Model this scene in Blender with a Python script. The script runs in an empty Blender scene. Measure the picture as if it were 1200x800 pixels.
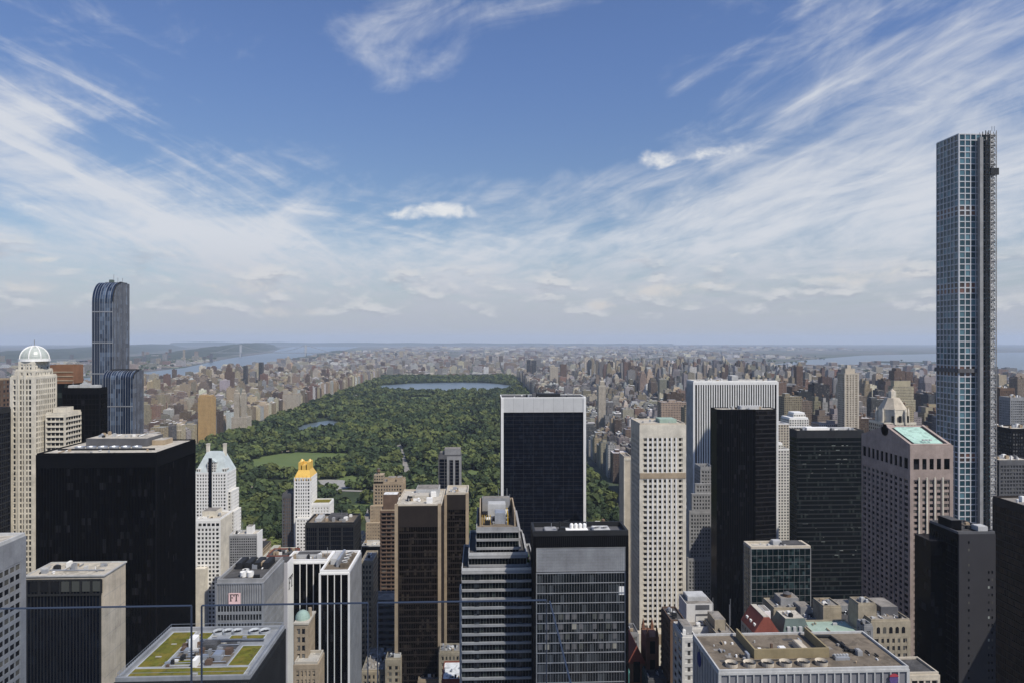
import bpy, math, random
import numpy as np
from mathutils import Vector, Matrix
R = math.radians
rng = random.Random(7)
SC = bpy.context.scene
COL = SC.collection

# ------------------------------------------------------------------ camera
TH = R(2.35)                     # camera yaw to the east of the avenue axis (world +Y)
EYE = 262.0
cd = bpy.data.cameras.new('camera'); cam = bpy.data.objects.new('camera', cd); COL.objects.link(cam)
cam.location = (0, 0, EYE); cam.rotation_euler = (R(90), 0, -TH)
cd.sensor_width = 36; cd.lens = 24; cd.shift_y = -2 / 1200
cd.clip_start = .1; cd.clip_end = 200000
SC.camera = cam
SC.view_settings.view_transform = 'Standard'; SC.view_settings.look = 'None'
SC.view_settings.exposure = 0.0; SC.view_settings.gamma = 1
try:
    cy = SC.cycles
    cy.max_bounces = 5; cy.diffuse_bounces = 2; cy.glossy_bounces = 2; cy.transparent_max_bounces = 8
    cy.transmission_bounces = 2; cy.volume_bounces = 1; cy.caustics_reflective = False; cy.caustics_refractive = False
    cy.use_denoising = True
except Exception:
    pass

SUN = Vector((.44, -.45, .775)).normalized()          # direction towards the sun
SUN_EL = math.asin(SUN.z); SUN_AZ = math.atan2(SUN.x, SUN.y)
ST, CT = math.sin(TH), math.cos(TH)
def PX(px, Y):                    # world X of photo column px on the plane y = Y
    u = (px - 600) / 800
    return Y * (ST + u * CT) / (CT - u * ST)
def DEP(px, Y): return Y / (CT - (px - 600) / 800 * ST)
def ZZ(y, px, Y): return EYE - (y - 398) * DEP(px, Y) / 800
def SEEN(x, y):                   # photo column and depth of a world point
    t = x * ST + y * CT
    return 600 + 800 * (x * CT - y * ST) / max(t, 1e-6), t
def GP(px, y, z=0):               # ground point seen at photo pixel
    t = (EYE - z) * 800 / (y - 398); u = (px - 600) / 800
    return (t * (ST + u * CT), t * (CT - u * ST))

# ------------------------------------------------------------------ node helpers
class X_:
    """a float socket with arithmetic"""
    def __init__(s, nt, sock): s.nt = nt; s.s = sock
    def _m(s, op, *a, clamp=False):
        n = s.nt.nodes.new('ShaderNodeMath'); n.operation = op; n.use_clamp = clamp
        for i, q in enumerate((s,) + a):
            if isinstance(q, X_): s.nt.links.new(q.s, n.inputs[i])
            else: n.inputs[i].default_value = q
        return X_(s.nt, n.outputs[0])
    def __add__(s, o): return s._m('ADD', o)
    def __sub__(s, o): return s._m('SUBTRACT', o)
    def __mul__(s, o): return s._m('MULTIPLY', o)
    def __truediv__(s, o): return s._m('DIVIDE', o)
    __radd__ = __add__; __rmul__ = __mul__
    def f(s, op, *a): return s._m(op, *a)
    def clamp(s): return s._m('ADD', 0.0, clamp=True)
def ramp(x, a, b, lo=0.0, hi=1.0, smooth=True):
    n = x.nt.nodes.new('ShaderNodeMapRange'); n.interpolation_type = 'SMOOTHSTEP' if smooth else 'LINEAR'
    x.nt.links.new(x.s, n.inputs[0])
    for i, v in zip((1, 2, 3, 4), (a, b, lo, hi)): n.inputs[i].default_value = v
    return X_(x.nt, n.outputs[0])
def mixc(nt, fac, a, b, mode='MIX'):
    n = nt.nodes.new('ShaderNodeMix'); n.data_type = 'RGBA'; n.blend_type = mode
    for sock, v in ((n.inputs[0], fac), (n.inputs[6], a), (n.inputs[7], b)):
        if isinstance(v, X_): nt.links.new(v.s, sock)
        elif hasattr(v, 'is_output'): nt.links.new(v, sock)
        elif isinstance(v, (int, float)): sock.default_value = v
        else: sock.default_value = (*v[:3], 1)
    return n.outputs[2]
def comb(nt, x, y, z=0.0):
    n = nt.nodes.new('ShaderNodeCombineXYZ')
    for i, v in enumerate((x, y, z)):
        if isinstance(v, X_): nt.links.new(v.s, n.inputs[i])
        else: n.inputs[i].default_value = v
    return n.outputs[0]
def noise(nt, vec, scale=1., detail=4., rough=.55, dist=0., dims='3D'):
    n = nt.nodes.new('ShaderNodeTexNoise'); n.noise_dimensions = dims
    if vec is not None: nt.links.new(vec, n.inputs['Vector'])
    n.inputs['Scale'].default_value = scale; n.inputs['Detail'].default_value = detail
    n.inputs['Roughness'].default_value = rough; n.inputs['Distortion'].default_value = dist
    return X_(nt, n.outputs['Fac'])

# ------------------------------------------------------------------ world: sky and clouds
W = bpy.data.worlds.new('World'); SC.world = W; W.use_nodes = True
nt = W.node_tree; nt.nodes.clear()
out = nt.nodes.new('ShaderNodeOutputWorld'); bg = nt.nodes.new('ShaderNodeBackground')
bg.inputs[1].default_value = .09
nt.links.new(bg.outputs[0], out.inputs[0])
sky = nt.nodes.new('ShaderNodeTexSky'); sky.sky_type = 'NISHITA'; sky.sun_disc = False
sky.sun_elevation = SUN_EL; sky.sun_rotation = SUN_AZ; sky.altitude = 100; sky.air_density = 1.0
sky.dust_density = .7; sky.ozone_density = 2.2
tc = nt.nodes.new('ShaderNodeTexCoord'); sp = nt.nodes.new('ShaderNodeSeparateXYZ')
nt.links.new(tc.outputs['Generated'], sp.inputs[0])
sx, sy, sz = (X_(nt, sp.outputs[i]) for i in range(3))
az = sx.f('ARCTAN2', sy); el = sz.f('ARCSINE')
zz = sz.f('MAXIMUM', 0.0) + .055
pxn, pyn = sx / zz, sy / zz
def azel(px, y):
    u = (px - 600) / 800
    return math.atan(u) + TH, math.atan((398 - y) / 800 / math.sqrt(1 + u * u))
def blob(px, y, wpx, hpx, tilt=0.):
    a0, e0 = azel(px, y); c, s = math.cos(R(tilt)), math.sin(R(tilt))
    da, de = az - a0, el - e0
    p = (da * c + de * s) / (wpx / 800); q = (de * c - da * s) / (hpx / 800)
    return ((p * p + q * q) * -1.0).f('EXPONENT')
# high streaky cirrus, laid on a plane far overhead, streaks running up the avenues
warp = noise(nt, comb(nt, pxn * .30, pyn * .22, 3.1), 1., 3.) - .5
warp2 = noise(nt, comb(nt, pxn * 1.1, pyn * .5, 8.3), 1., 3.) - .5
c1 = noise(nt, comb(nt, pxn * 1.25 + warp * 3.6 + warp2 * .9 + pyn * .18, pyn * .42 + warp * 2.2 - pxn * .10, 0.), 1.4, 10., .62, .35)
c2 = noise(nt, comb(nt, pxn * 3.0 + warp * 5.0 + pyn * .9 + warp2 * 2.0, pyn * .95 + warp2 * 1.6 - pxn * .6, 7.7), 1.5, 9., .64, .5)
c3 = noise(nt, comb(nt, az * 2.4 + el * 2.6 + warp * 1.2, el * 8. - az * 2.6 + warp2 * .5, 1.7), 2.3, 9., .60, .8)
cov = ramp(el, R(2.5), R(20.), .38, -.05)
cov = cov + blob(1030, 40, 250, 110, 18) * .40 + blob(960, 240, 330, 70, 13) * .42 + blob(1190, 150, 130, 160) * .22 \
    + blob(120, 235, 230, 42, -26) * .36 + blob(330, 290, 230, 34, -10) * .30 + blob(60, 130, 190, 60, -20) * .22 + blob(40, 300, 120, 40) * .10 \
    + blob(500, 20, 150, 34, 14) * .38 + blob(515, 80, 70, 18, 18) * .46 + blob(440, 45, 36, 50, 50) * .26 + blob(620, 5, 110, 16, 4) * .2 + blob(345, 242, 46, 11, 38) * .42 \
    + blob(610, 215, 100, 16, 0) * .28 + blob(230, 50, 16, 50, -60) * .24 + blob(600, 300, 120, 30) * .12 \
    - blob(640, 140, 170, 90) * .22 - blob(350, 120, 150, 80) * .16 - blob(745, 120, 60, 70) * .12 - blob(180, 200, 60, 22, -20) * .2
def streak(px, y, wd, hg, tilt, fa, fc, sd_):
    a0, e0 = azel(px, y); c, s_ = math.cos(R(tilt)), math.sin(R(tilt)); da, de = az - a0, el - e0
    p_ = da * c + de * s_; q_ = de * c - da * s_ + warp2 * .022 + p_ * p_ * .18
    return ramp(noise(nt, comb(nt, p_ * fa, q_ * fc, sd_), 1., 7., .58, .25), .46, .74) * blob(px, y, wd, hg, tilt)
strk = streak(170, 215, 300, 70, -25, 3.5, 46., 2.) * .55 + streak(110, 90, 230, 75, -17, 3., 42., 5.) * .34 + streak(420, 270, 220, 50, -8, 3.5, 44., 9.) * .35 + streak(930, 110, 260, 110, 22, 3.2, 30., 12.) * .35
cov = cov + strk
tex = c1 * .40 + c2 * .30 + c3 * .46
alpha = ramp(cov + (tex - .58) * 2.5, .04, 1.0, 0., .93)
# low cumulus near the horizon, in flattened puffs
pn = noise(nt, comb(nt, az * 6.5, el * 17., 0.), 2.2, 7., .55, .2)
pn2 = noise(nt, comb(nt, az * 6.5, el * 17. + .16, 0.), 2.2, 7., .55, .2)
band = ramp(el, R(.8), R(2.4)) * ramp(el, R(5.), R(9.), 1., 0.)
thick = (pn + band * .17 - .17)
puff = ramp(thick, .45, .68) * .72 * band
puffsh = ramp(pn - pn2, -.06, .07)
pz = noise(nt, comb(nt, az * 22., el * 34., 4.), 1., 8., .62, .5)
pz2 = noise(nt, comb(nt, az * 60., el * 80., 2.), 1., 5., .6, .3)
big = blob(512, 245, 34, 9, 2) * 1.1 + blob(478, 253, 44, 7) * .62 + blob(545, 252, 30, 6) * .4 + blob(768, 186, 20, 11) * 1.15 + blob(852, 175, 34, 7.5, 4) * .8 + blob(806, 187, 34, 8) * .55 \
    + blob(38, 243, 28, 7) * .6 + blob(995, 325, 40, 14) * .85 + blob(1060, 318, 26, 12) * .7 + blob(812, 338, 72, 11) * .8 + blob(870, 298, 60, 6) * .5 + blob(225, 365, 24, 7) * .8 + blob(340, 366, 46, 8) * .8 + blob(290, 338, 66, 12) * .75 + blob(705, 358, 22, 7) * .8 + blob(60, 305, 30, 5) * .6 + blob(20, 335, 40, 12) * .6 + blob(760, 345, 40, 8) * .5 + blob(530, 322, 26, 5) * .5 + blob(1000, 295, 50, 10) * .4
bsm = (pz - .5) * 2.4 + (pz2 - .5) * .8
bigA = ramp(big + bsm * ramp(big, 0., .6), .30, 1.35, 0., .92)
dim = ramp(el, R(.5), R(9.), 0., 1.)
circ = mixc(nt, dim, (5.1, 5.4, 6.2), (7.6, 7.9, 8.5))
deep = mixc(nt, ramp(el, R(6.), R(25.), .15, .9), sky.outputs[0], mixc(nt, 1.0, sky.outputs[0], (1.05, 1.15, 1.46), 'MULTIPLY'))
low = mixc(nt, ramp(el, R(0.), R(9.), .85, 0.), deep, (5.0, 5.4, 6.2))
s1 = mixc(nt, alpha, low, circ)
s2 = mixc(nt, puff, s1, mixc(nt, puffsh, (4.5, 4.8, 5.6), (7.8, 7.8, 7.9)))
s3 = mixc(nt, bigA, s2, mixc(nt, ramp(el, R(3.), R(9.)), (7.2, 7.0, 6.9), (9.0, 9.1, 9.2)))
nt.links.new(s3, bg.inputs[0])

sd = bpy.data.lights.new('sun', 'SUN'); sd.energy = 4.3; sd.angle = R(.53); sd.color = (1, .94, .84)
so = bpy.data.objects.new('sun', sd); COL.objects.link(so)
so.rotation_euler = SUN.to_track_quat('Z', 'Y').to_euler()

# ------------------------------------------------------------------ materials
MATS = {}
def newmat(name):
    m = bpy.data.materials.new(name); m.use_nodes = True
    b = m.node_tree.nodes['Principled BSDF']; MATS[name] = m
    return m, m.node_tree, b
def posn(nt):
    g = nt.nodes.new('ShaderNodeNewGeometry'); return g.outputs['Position']
def mapped(nt, vec, s):
    n = nt.nodes.new('ShaderNodeVectorMath'); n.operation = 'MULTIPLY'; nt.links.new(vec, n.inputs[0])
    n.inputs[1].default_value = s; return n.outputs[0]
def mat(name, c, rough=.85, spec=.3, var=.28, scale=.15, metal=0., streak=.5):
    """plain building stuff, mottled and rain-streaked"""
    if name in MATS: return MATS[name]
    m, nt, b = newmat(name)
    p = posn(nt)
    n1 = noise(nt, p, scale, 6., .6)
    n2 = noise(nt, mapped(nt, p, (1.1, 1.1, .06)), .7, 4., .6)
    n3 = noise(nt, p, scale * 9, 3., .6)
    k = ramp(n1 * (1 - streak * .5) + n2 * (streak * .5) + n3 * .25 - .12, .28, .72, 1 - var, 1 + var, smooth=False)
    nt.links.new(mixc(nt, 1., c, comb(nt, k, k, k), 'MULTIPLY'), b.inputs['Base Color'])
    if name.startswith('roof') or name == 'sedum':
        st = noise(nt, p, .16, 5., .6, 1.2); st2 = noise(nt, p, .55, 4., .6, .6)
        prev = b.inputs['Base Color'].links[0].from_socket
        if name == 'sedum':
            c2_ = mixc(nt, ramp(st, .42, .60), prev, (.20, .155, .03)); c3_ = mixc(nt, ramp(st2, .54, .66, 0., .75), c2_, (.085, .07, .028)); nt.links.new(mixc(nt, ramp(noise(nt, p, 2.2, 3.), .55, .7, 0., .5), c3_, (.16, .15, .05)), b.inputs['Base Color'])
        else:
            c2_ = mixc(nt, ramp(st, .52, .60, 0., .55), prev, tuple(v * .45 for v in c)); nt.links.new(mixc(nt, ramp(st2, .58, .68, 0., .5), c2_, tuple(min(.8, v * 1.5) for v in c)), b.inputs['Base Color'])
    b.inputs['Roughness'].default_value = rough; b.inputs['Specular IOR Level'].default_value = spec; b.inputs['Metallic'].default_value = metal
    return m
def cells(nt, su=1., sv=1.):
    uv = nt.nodes.new('ShaderNodeUVMap'); s = nt.nodes.new('ShaderNodeSeparateXYZ'); nt.links.new(uv.outputs[0], s.inputs[0])
    u, v = X_(nt, s.outputs[0]) * su, X_(nt, s.outputs[1]) * sv
    return u, v, u.f('FLOOR'), v.f('FLOOR')
def white(nt, vec):
    n = nt.nodes.new('ShaderNodeTexWhiteNoise'); nt.links.new(vec, n.inputs[0]); return X_(nt, n.outputs['Value']), n.outputs['Color']
def curtain(name, c, c2, rough=.12, spec=.3, share=.75, tilt=.012, su=1., sv=1., rows=None, col=0.):
    """dark glass in panes: every pane a little different in tone and set; rows = colour of the floor edge strips"""
    if name in MATS: return MATS[name]
    m, nt, b = newmat(name)
    u, v, fu, fv = cells(nt, su, sv)
    r, rc = white(nt, comb(nt, fu, fv, 2.))
    rr, _ = white(nt, comb(nt, (fu * .22).f('FLOOR'), fv, 5.))
    rcol, _ = white(nt, comb(nt, fu, 1., 9.))
    f = ramp(r * (.75 - col) + rr * .25 + rcol * col, share - .12, 1.05)
    colr = mixc(nt, f, c, c2)
    if rows:
        fr = v - fv
        colr = mixc(nt, fr.f('GREATER_THAN', rows[1]), colr, rows[0])
    nt.links.new(colr, b.inputs['Base Color'])
    g = nt.nodes.new('ShaderNodeNewGeometry'); s = nt.nodes.new('ShaderNodeVectorMath'); s.operation = 'SUBTRACT'
    nt.links.new(rc, s.inputs[0]); s.inputs[1].default_value = (.5, .5, .5)
    q = nt.nodes.new('ShaderNodeVectorMath'); q.operation = 'SCALE'; nt.links.new(s.outputs[0], q.inputs[0]); q.inputs['Scale'].default_value = tilt * 2
    a = nt.nodes.new('ShaderNodeVectorMath'); a.operation = 'ADD'; nt.links.new(g.outputs['Normal'], a.inputs[0]); nt.links.new(q.outputs[0], a.inputs[1])
    nn = nt.nodes.new('ShaderNodeVectorMath'); nn.operation = 'NORMALIZE'; nt.links.new(a.outputs[0], nn.inputs[0])
    nt.links.new(nn.outputs[0], b.inputs['Normal'])
    b.inputs['Roughness'].default_value = rough; b.inputs['Specular IOR Level'].default_value = spec
    return m
def facade(name, wall=None, glass=(.02, .022, .028), wf=.5, hf=.55, attr=False):
    """masonry with windows by UV cell; attr: wall colour from the mesh's Col attribute, its alpha the window share"""
    if name in MATS: return MATS[name]
    m, nt, b = newmat(name)
    u, v, fu, fv = cells(nt)
    if attr:
        at = nt.nodes.new('ShaderNodeAttribute'); at.attribute_name = 'Col'; wc = at.outputs['Color']; wfr = X_(nt, at.outputs['Alpha'])
    else: wc, wfr = wall, wf
    oi = nt.nodes.new('ShaderNodeObjectInfo')
    r, rc = white(nt, comb(nt, fu, fv, X_(nt, oi.outputs['Random']) * 91.))
    du = (u - fu - .5).f('ABSOLUTE'); dv = (v - fv - .5).f('ABSOLUTE')
    win = du.f('LESS_THAN', wfr * .5 if attr else wf * .5) * dv.f('LESS_THAN', hf * .5)
    p = posn(nt)
    n1 = noise(nt, mapped(nt, p, (1, 1, .25)), .12, 5., .6); n2 = noise(nt, p, .9, 3., .6)
    k = ramp(n1 * .7 + n2 * .3, .3, .7, .78, 1.2, smooth=False)
    wcol = mixc(nt, 1., wc, comb(nt, k, k, k), 'MULTIPLY')
    gcol = mixc(nt, ramp(r, .62, 1.), glass, (.16, .155, .14))
    nt.links.new(mixc(nt, win, wcol, gcol), b.inputs['Base Color'])
    nt.links.new(ramp(win, 0., 1., .9, .25, smooth=False).s, b.inputs['Roughness'])
    b.inputs['Specular IOR Level'].default_value = .35
    return m
def pane(name, c=(.016, .018, .022), c2=(.14, .135, .12), share=.8, rough=.12, spec=.45):
    if name in MATS: return MATS[name]
    m, nt, b = newmat(name)
    g = nt.nodes.new('ShaderNodeNewGeometry'); oi = nt.nodes.new('ShaderNodeObjectInfo')
    r = (X_(nt, g.outputs['Random Per Island']) + X_(nt, oi.outputs['Random'])).f('FRACT')
    nt.links.new(mixc(nt, ramp(r, share, 1.), c, c2), b.inputs['Base Color'])
    b.inputs['Roughness'].default_value = rough; b.inputs['Specular IOR Level'].default_value = spec
    return m
CITY = facade('city_masonry', attr=True)
P = {}
def K(n): return P[n]
P['beige'] = mat('beige_stone', (.50, .44, .35)); P['cream'] = mat('cream_stone', (.62, .57, .47)); P['white'] = mat('white_paint', (.78, .77, .74), var=.1)
P['tan'] = mat('tan_brick', (.36, .28, .19)); P['brown'] = mat('brown_brick', (.13, .085, .06)); P['red'] = mat('red_brick', (.22, .075, .05))
P['grey'] = mat('grey_concrete', (.27, .27, .27)); P['lgrey'] = mat('light_concrete', (.45, .45, .44)); P['dgrey'] = mat('dark_concrete', (.10, .10, .105))
P['granite'] = mat('pink_granite', (.34, .27, .235)); P['marble'] = mat('white_marble', (.74, .73, .70), var=.1)
P['black'] = mat('black_metal', (.004, .004, .005), .6, .06); P['dmetal'] = mat('dark_metal', (.022, .023, .025), .6, .2); P['steel'] = mat('brushed_steel', (.42, .44, .47), .4, .5, metal=.5)
P['alu'] = mat('grey_aluminium', (.30, .31, .33), .45, .5, metal=.3)
P['roof'] = mat('roof_gravel', (.23, .21, .185), var=.35, scale=.25, streak=.1); P['roofd'] = mat('roof_tar', (.075, .072, .07), var=.4, scale=.2, streak=.1)
P['roofl'] = mat('roof_pale', (.47, .43, .36), var=.2, scale=.2, streak=.1); P['roofw'] = mat('roof_white', (.70, .69, .66), var=.18, scale=.3, streak=.1)
P['roofb'] = mat('roof_brown', (.165, .135, .10), var=.4, scale=.12, streak=.1)
P['copper'] = mat('green_copper', (.31, .40, .33), var=.25); P['copperp'] = mat('pale_copper', (.46, .51, .51), var=.2)
P['gold'] = mat('gold_paint', (.72, .46, .10), .45, .5, var=.15); P['sedum'] = mat('sedum', (.13, .125, .020), .95, .1, var=.45, scale=.5, streak=0)
P['tile'] = mat('red_tile', (.24, .07, .05), var=.25); P['slate'] = mat('slate_green', (.10, .13, .12), var=.3); P['bronze'] = mat('bronze_panel', (.026, .020, .017), .6, .2)
P['rust'] = mat('copper_brown_panel', (.22, .11, .06), .6); P['teal'] = mat('teal_paint', (.10, .30, .28)); P['hoist'] = mat('hoist_steel', (.26, .25, .24), .7)
P['salmon'] = mat('salmon_sign', (.80, .56, .54), var=.05); P['purple'] = mat('purple_sign', (.10, .07, .20), var=.1); P['signred'] = mat('red_sign', (.38, .05, .07), var=.1)
P['blue'] = mat('blue_sign', (.02, .03, .13), var=.1); P['ink'] = mat('sign_black', (.01, .01, .01), var=.05); P['wood'] = mat('tank_wood', (.17, .11, .07))
P['pane'] = pane('window_glass', share=.6); P['pane_d'] = pane('window_glass_dark', (.007, .008, .011), (.12, .115, .10), .62); P['pane_t'] = pane('window_glass_teal', (.012, .045, .06), (.10, .20, .24), .55, .08, .5)
P['pane_g'] = pane('window_glass_pale', (.07, .075, .07), (.30, .29, .25), .5)
P['g_black'] = curtain('black_glass', (.0015, .0015, .002), (.022, .022, .026), .2, .05, .84)  # the rare paler panes paint in faint reflections
P['g_navy'] = curtain('navy_glass', (.002, .003, .008), (.010, .014, .024), .14, .12, .6)
P['g_blue'] = curtain('blue_glass', (.010, .020, .045), (.14, .19, .27), .08, .6, .55, col=.5)
P['g_bronze'] = curtain('bronze_glass', (.004, .003, .003), (.060, .048, .037), .2, .10, .70)
P['g_green'] = curtain('green_glass', (.003, .005, .006), (.035, .045, .04), .14, .14, .80)
P['g_teal'] = curtain('teal_glass', (.003, .009, .011), (.04, .066, .068), .1, .22, .68)
P['g_grey'] = curtain('grey_glass', (.008, .010, .014), (.08, .09, .10), .12, .3, .66)
P['f_beige'] = facade('beige_windows', (.48, .42, .33)); P['f_dark'] = facade('dark_windows', (.05, .05, .052), wf=.8, hf=.7); P['f_brown'] = facade('brown_windows', (.14, .09, .065))
P['f_white'] = facade('white_windows', (.62, .60, .55)); P['f_grey'] = facade('grey_windows', (.26, .26, .26), wf=.6); P['f_tan'] = facade('tan_windows', (.36, .29, .20)); P['f_red'] = facade('red_windows', (.2, .08, .055))
P['aged'] = mat('aged_stone', (.33, .285, .21), var=.4); P['f_aged'] = facade('aged_stone_windows', (.33, .285, .21)); P['pale'] = mat('aged_white', (.60, .585, .55), var=.2); P['f_pale'] = facade('aged_white_windows', (.58, .565, .53)); P['f_granite'] = facade('granite_windows', (.34, .27, .235))

# ------------------------------------------------------------------ mesh building
class MB:
    def __init__(s): s.v = []; s.f = []; s.m = []; s.uv = []; s.c = []
    def face(s, pts, m=0, uv=None, col=(1, 1, 1, 1)):
        i = len(s.v); s.v += pts; s.f.append(tuple(range(i, i + len(pts)))); s.m.append(m)
        s.uv += uv if uv else [(0., 0.)] * len(pts); s.c += [col] * len(pts); return s
    def box(s, x0, x1, y0, y1, z0, z1, m=0, bay=3.2, flr=3.6, tm=None, bottom=True, col=(1, 1, 1, 1), rcol=None):
        if x1 < x0: x0, x1 = x1, x0
        if y1 < y0: y0, y1 = y1, y0
        a, b, c, d = (x0, y0), (x1, y0), (x1, y1), (x0, y1)
        nz = max(1, round((z1 - z0) / flr))
        for k, (p, q) in enumerate(((a, b), (b, c), (c, d), (d, a))):
            n = max(1, round((abs(p[0] - q[0]) + abs(p[1] - q[1])) / bay)); o = k * 57.
            s.face([(*p, z0), (*q, z0), (*q, z1), (*p, z1)], m, [(o, 0), (o + n, 0), (o + n, nz), (o, nz)], col)
        s.face([(*a, z1), (*b, z1), (*c, z1), (*d, z1)], m if tm is None else tm, None, rcol or col)
        if bottom: s.face([(*d, z0), (*c, z0), (*b, z0), (*a, z0)], m, None, col)
        return s
    def ring(s, cx, cy, z0, z1, r0, r1, n=14, m=0, cap=True, a0=0., col=(1, 1, 1, 1)):
        A = [a0 + 2 * math.pi * i / n for i in range(n)]
        p = [(cx + r0 * math.cos(a), cy + r0 * math.sin(a), z0) for a in A]; q = [(cx + r1 * math.cos(a), cy + r1 * math.sin(a), z1) for a in A]
        for i in range(n):
            j = (i + 1) % n
            if r1 > 1e-4: s.face([p[i], p[j], q[j], q[i]], m, [(i, 0), (i + 1, 0), (i + 1, (z1 - z0) / 3.6), (i, (z1 - z0) / 3.6)], col)
            else: s.face([p[i], p[j], (cx, cy, z1)], m, None, col)
        if cap and r1 > 1e-4: s.face(q, m, None, col)
        return s
    def tube(s, p, q, r, n=6, m=0):
        p, q = Vector(p), Vector(q); d = (q - p).normalized()
        a = d.orthogonal().normalized(); b = d.cross(a)
        P0 = [tuple(p + r * (a * math.cos(t) + b * math.sin(t))) for t in [2 * math.pi * i / n for i in range(n)]]
        P1 = [tuple(q + r * (a * math.cos(t) + b * math.sin(t))) for t in [2 * math.pi * i / n for i in range(n)]]
        for i in range(n):
            j = (i + 1) % n; s.face([P0[i], P0[j], P1[j], P1[i]], m)
        s.face(P1, m); s.face(P0[::-1], m); return s
    def prism(s, prof, axis, a0, a1, m=0):
        """polygon prof (u, z) counter-clockwise seen from the a0 end, extruded along 'x' or 'y'"""
        P3 = (lambda u, z, a: (a, u, z)) if axis == 'x' else (lambda u, z, a: (u, a, z))
        n = len(prof)
        s.face([P3(u, z, a0) for u, z in prof], m); s.face([P3(u, z, a1) for u, z in prof][::-1], m)
        for i in range(n):
            (u, z), (w, y) = prof[i], prof[(i + 1) % n]
            L = math.hypot(w - u, y - z)
            s.face([P3(u, z, a0), P3(u, z, a1), P3(w, y, a1), P3(w, y, a0)], m, [(0, z / 3.6), (abs(a1 - a0) / 3.2, z / 3.6), (abs(a1 - a0) / 3.2, y / 3.6), (0, y / 3.6)] if L > 3 else None)
        return s
    def build(s, name, mats, parent=None, smooth=False, loc=None):
        me = bpy.data.meshes.new(name); me.from_pydata(s.v, [], s.f)
        if not isinstance(mats, (list, tuple)): mats = [mats]
        for m in mats: me.materials.append(m)
        me.polygons.foreach_set('material_index', s.m)
        uv = me.uv_layers.new(name='UVMap'); uv.data.foreach_set('uv', np.array(s.uv, dtype=np.float32).ravel())
        if any(c != (1, 1, 1, 1) for c in s.c[:50]):
            a = me.color_attributes.new('Col', 'FLOAT_COLOR', 'CORNER'); a.data.foreach_set('color', np.array(s.c, dtype=np.float32).ravel())
        if smooth: me.polygons.foreach_set('use_smooth', [True] * len(s.f))
        me.update()
        return link(bpy.data.objects.new(name, me), parent, loc)
def link(o, parent=None, loc=None):
    COL.objects.link(o)
    if parent is not None: o.parent = parent
    if loc is not None: o.location = loc
    return o
def tag(o, label, cat, group=None):
    o['label'] = label; o['category'] = cat
    if group: o['group'] = group
    return o
RECTS = []                       # footprints taken on the ground
class T:
    """a building: an Empty at its base that parents its parts; footprint from photo columns on the plane y = Yf"""
    def __init__(s, name, label, cat, pxl, pxr, ytop, Yf, L, group=None, reserve=True):
        s.X0, s.X1, s.Yf, s.L = PX(pxl, Yf), PX(pxr, Yf), Yf, L
        s.w, s.l, s.h = s.X1 - s.X0, L, ZZ(ytop, (pxl + pxr) / 2, Yf)
        s.cx, s.cy = (s.X0 + s.X1) / 2, Yf + L / 2
        s.e = link(bpy.data.objects.new(name, None), None, (s.cx, s.cy, 0)); s.e.empty_display_size = 5
        tag(s.e, label, cat, group); s.left = 100
        if reserve: RECTS.append((s.X0 - 2, s.X1 + 2, Yf - 2, Yf + L + 2))
    def x(s, px, dY=0): return PX(px, s.Yf + dY) - s.cx
    def z(s, y, dY=0): return ZZ(y, SEEN(s.cx, s.cy)[0], s.Yf + dY)
    def B(s, z0=0., z1=None): return (-s.w / 2, s.w / 2, -s.l / 2, s.l / 2, z0, s.h if z1 is None else z1)
    def bx(s, pxl, pxr, y0, y1, dY, L):
        """a block from photo columns and rows (top y1, bottom y0 or None for the ground), dY behind the front"""
        return (s.x(pxl, dY), s.x(pxr, dY), -s.l / 2 + dY, -s.l / 2 + dY + L, 0. if y0 is None else s.z(y0, dY), s.z(y1, dY))
def F(bay, flr, pw, sh, pd=.35, sd=.25, fm=None, panes=None, corner=1., top=0., bot=0.): return dict(bay=bay, flr=flr, pw=pw, sh=sh, pd=pd, sd=sd, fm=fm, panes=panes, corner=corner, top=top, bot=bot)
def side_frame(b, side):
    x0, x1, y0, y1, z0, z1 = b
    if side == 'S': return x1 - x0, lambda u, d: (x0 + u, y0 - d)
    if side == 'N': return x1 - x0, lambda u, d: (x0 + u, y1 + d)
    if side == 'W': return y1 - y0, lambda u, d: (x0 - d, y0 + u)
    return y1 - y0, lambda u, d: (x1 + d, y0 + u)
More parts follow.
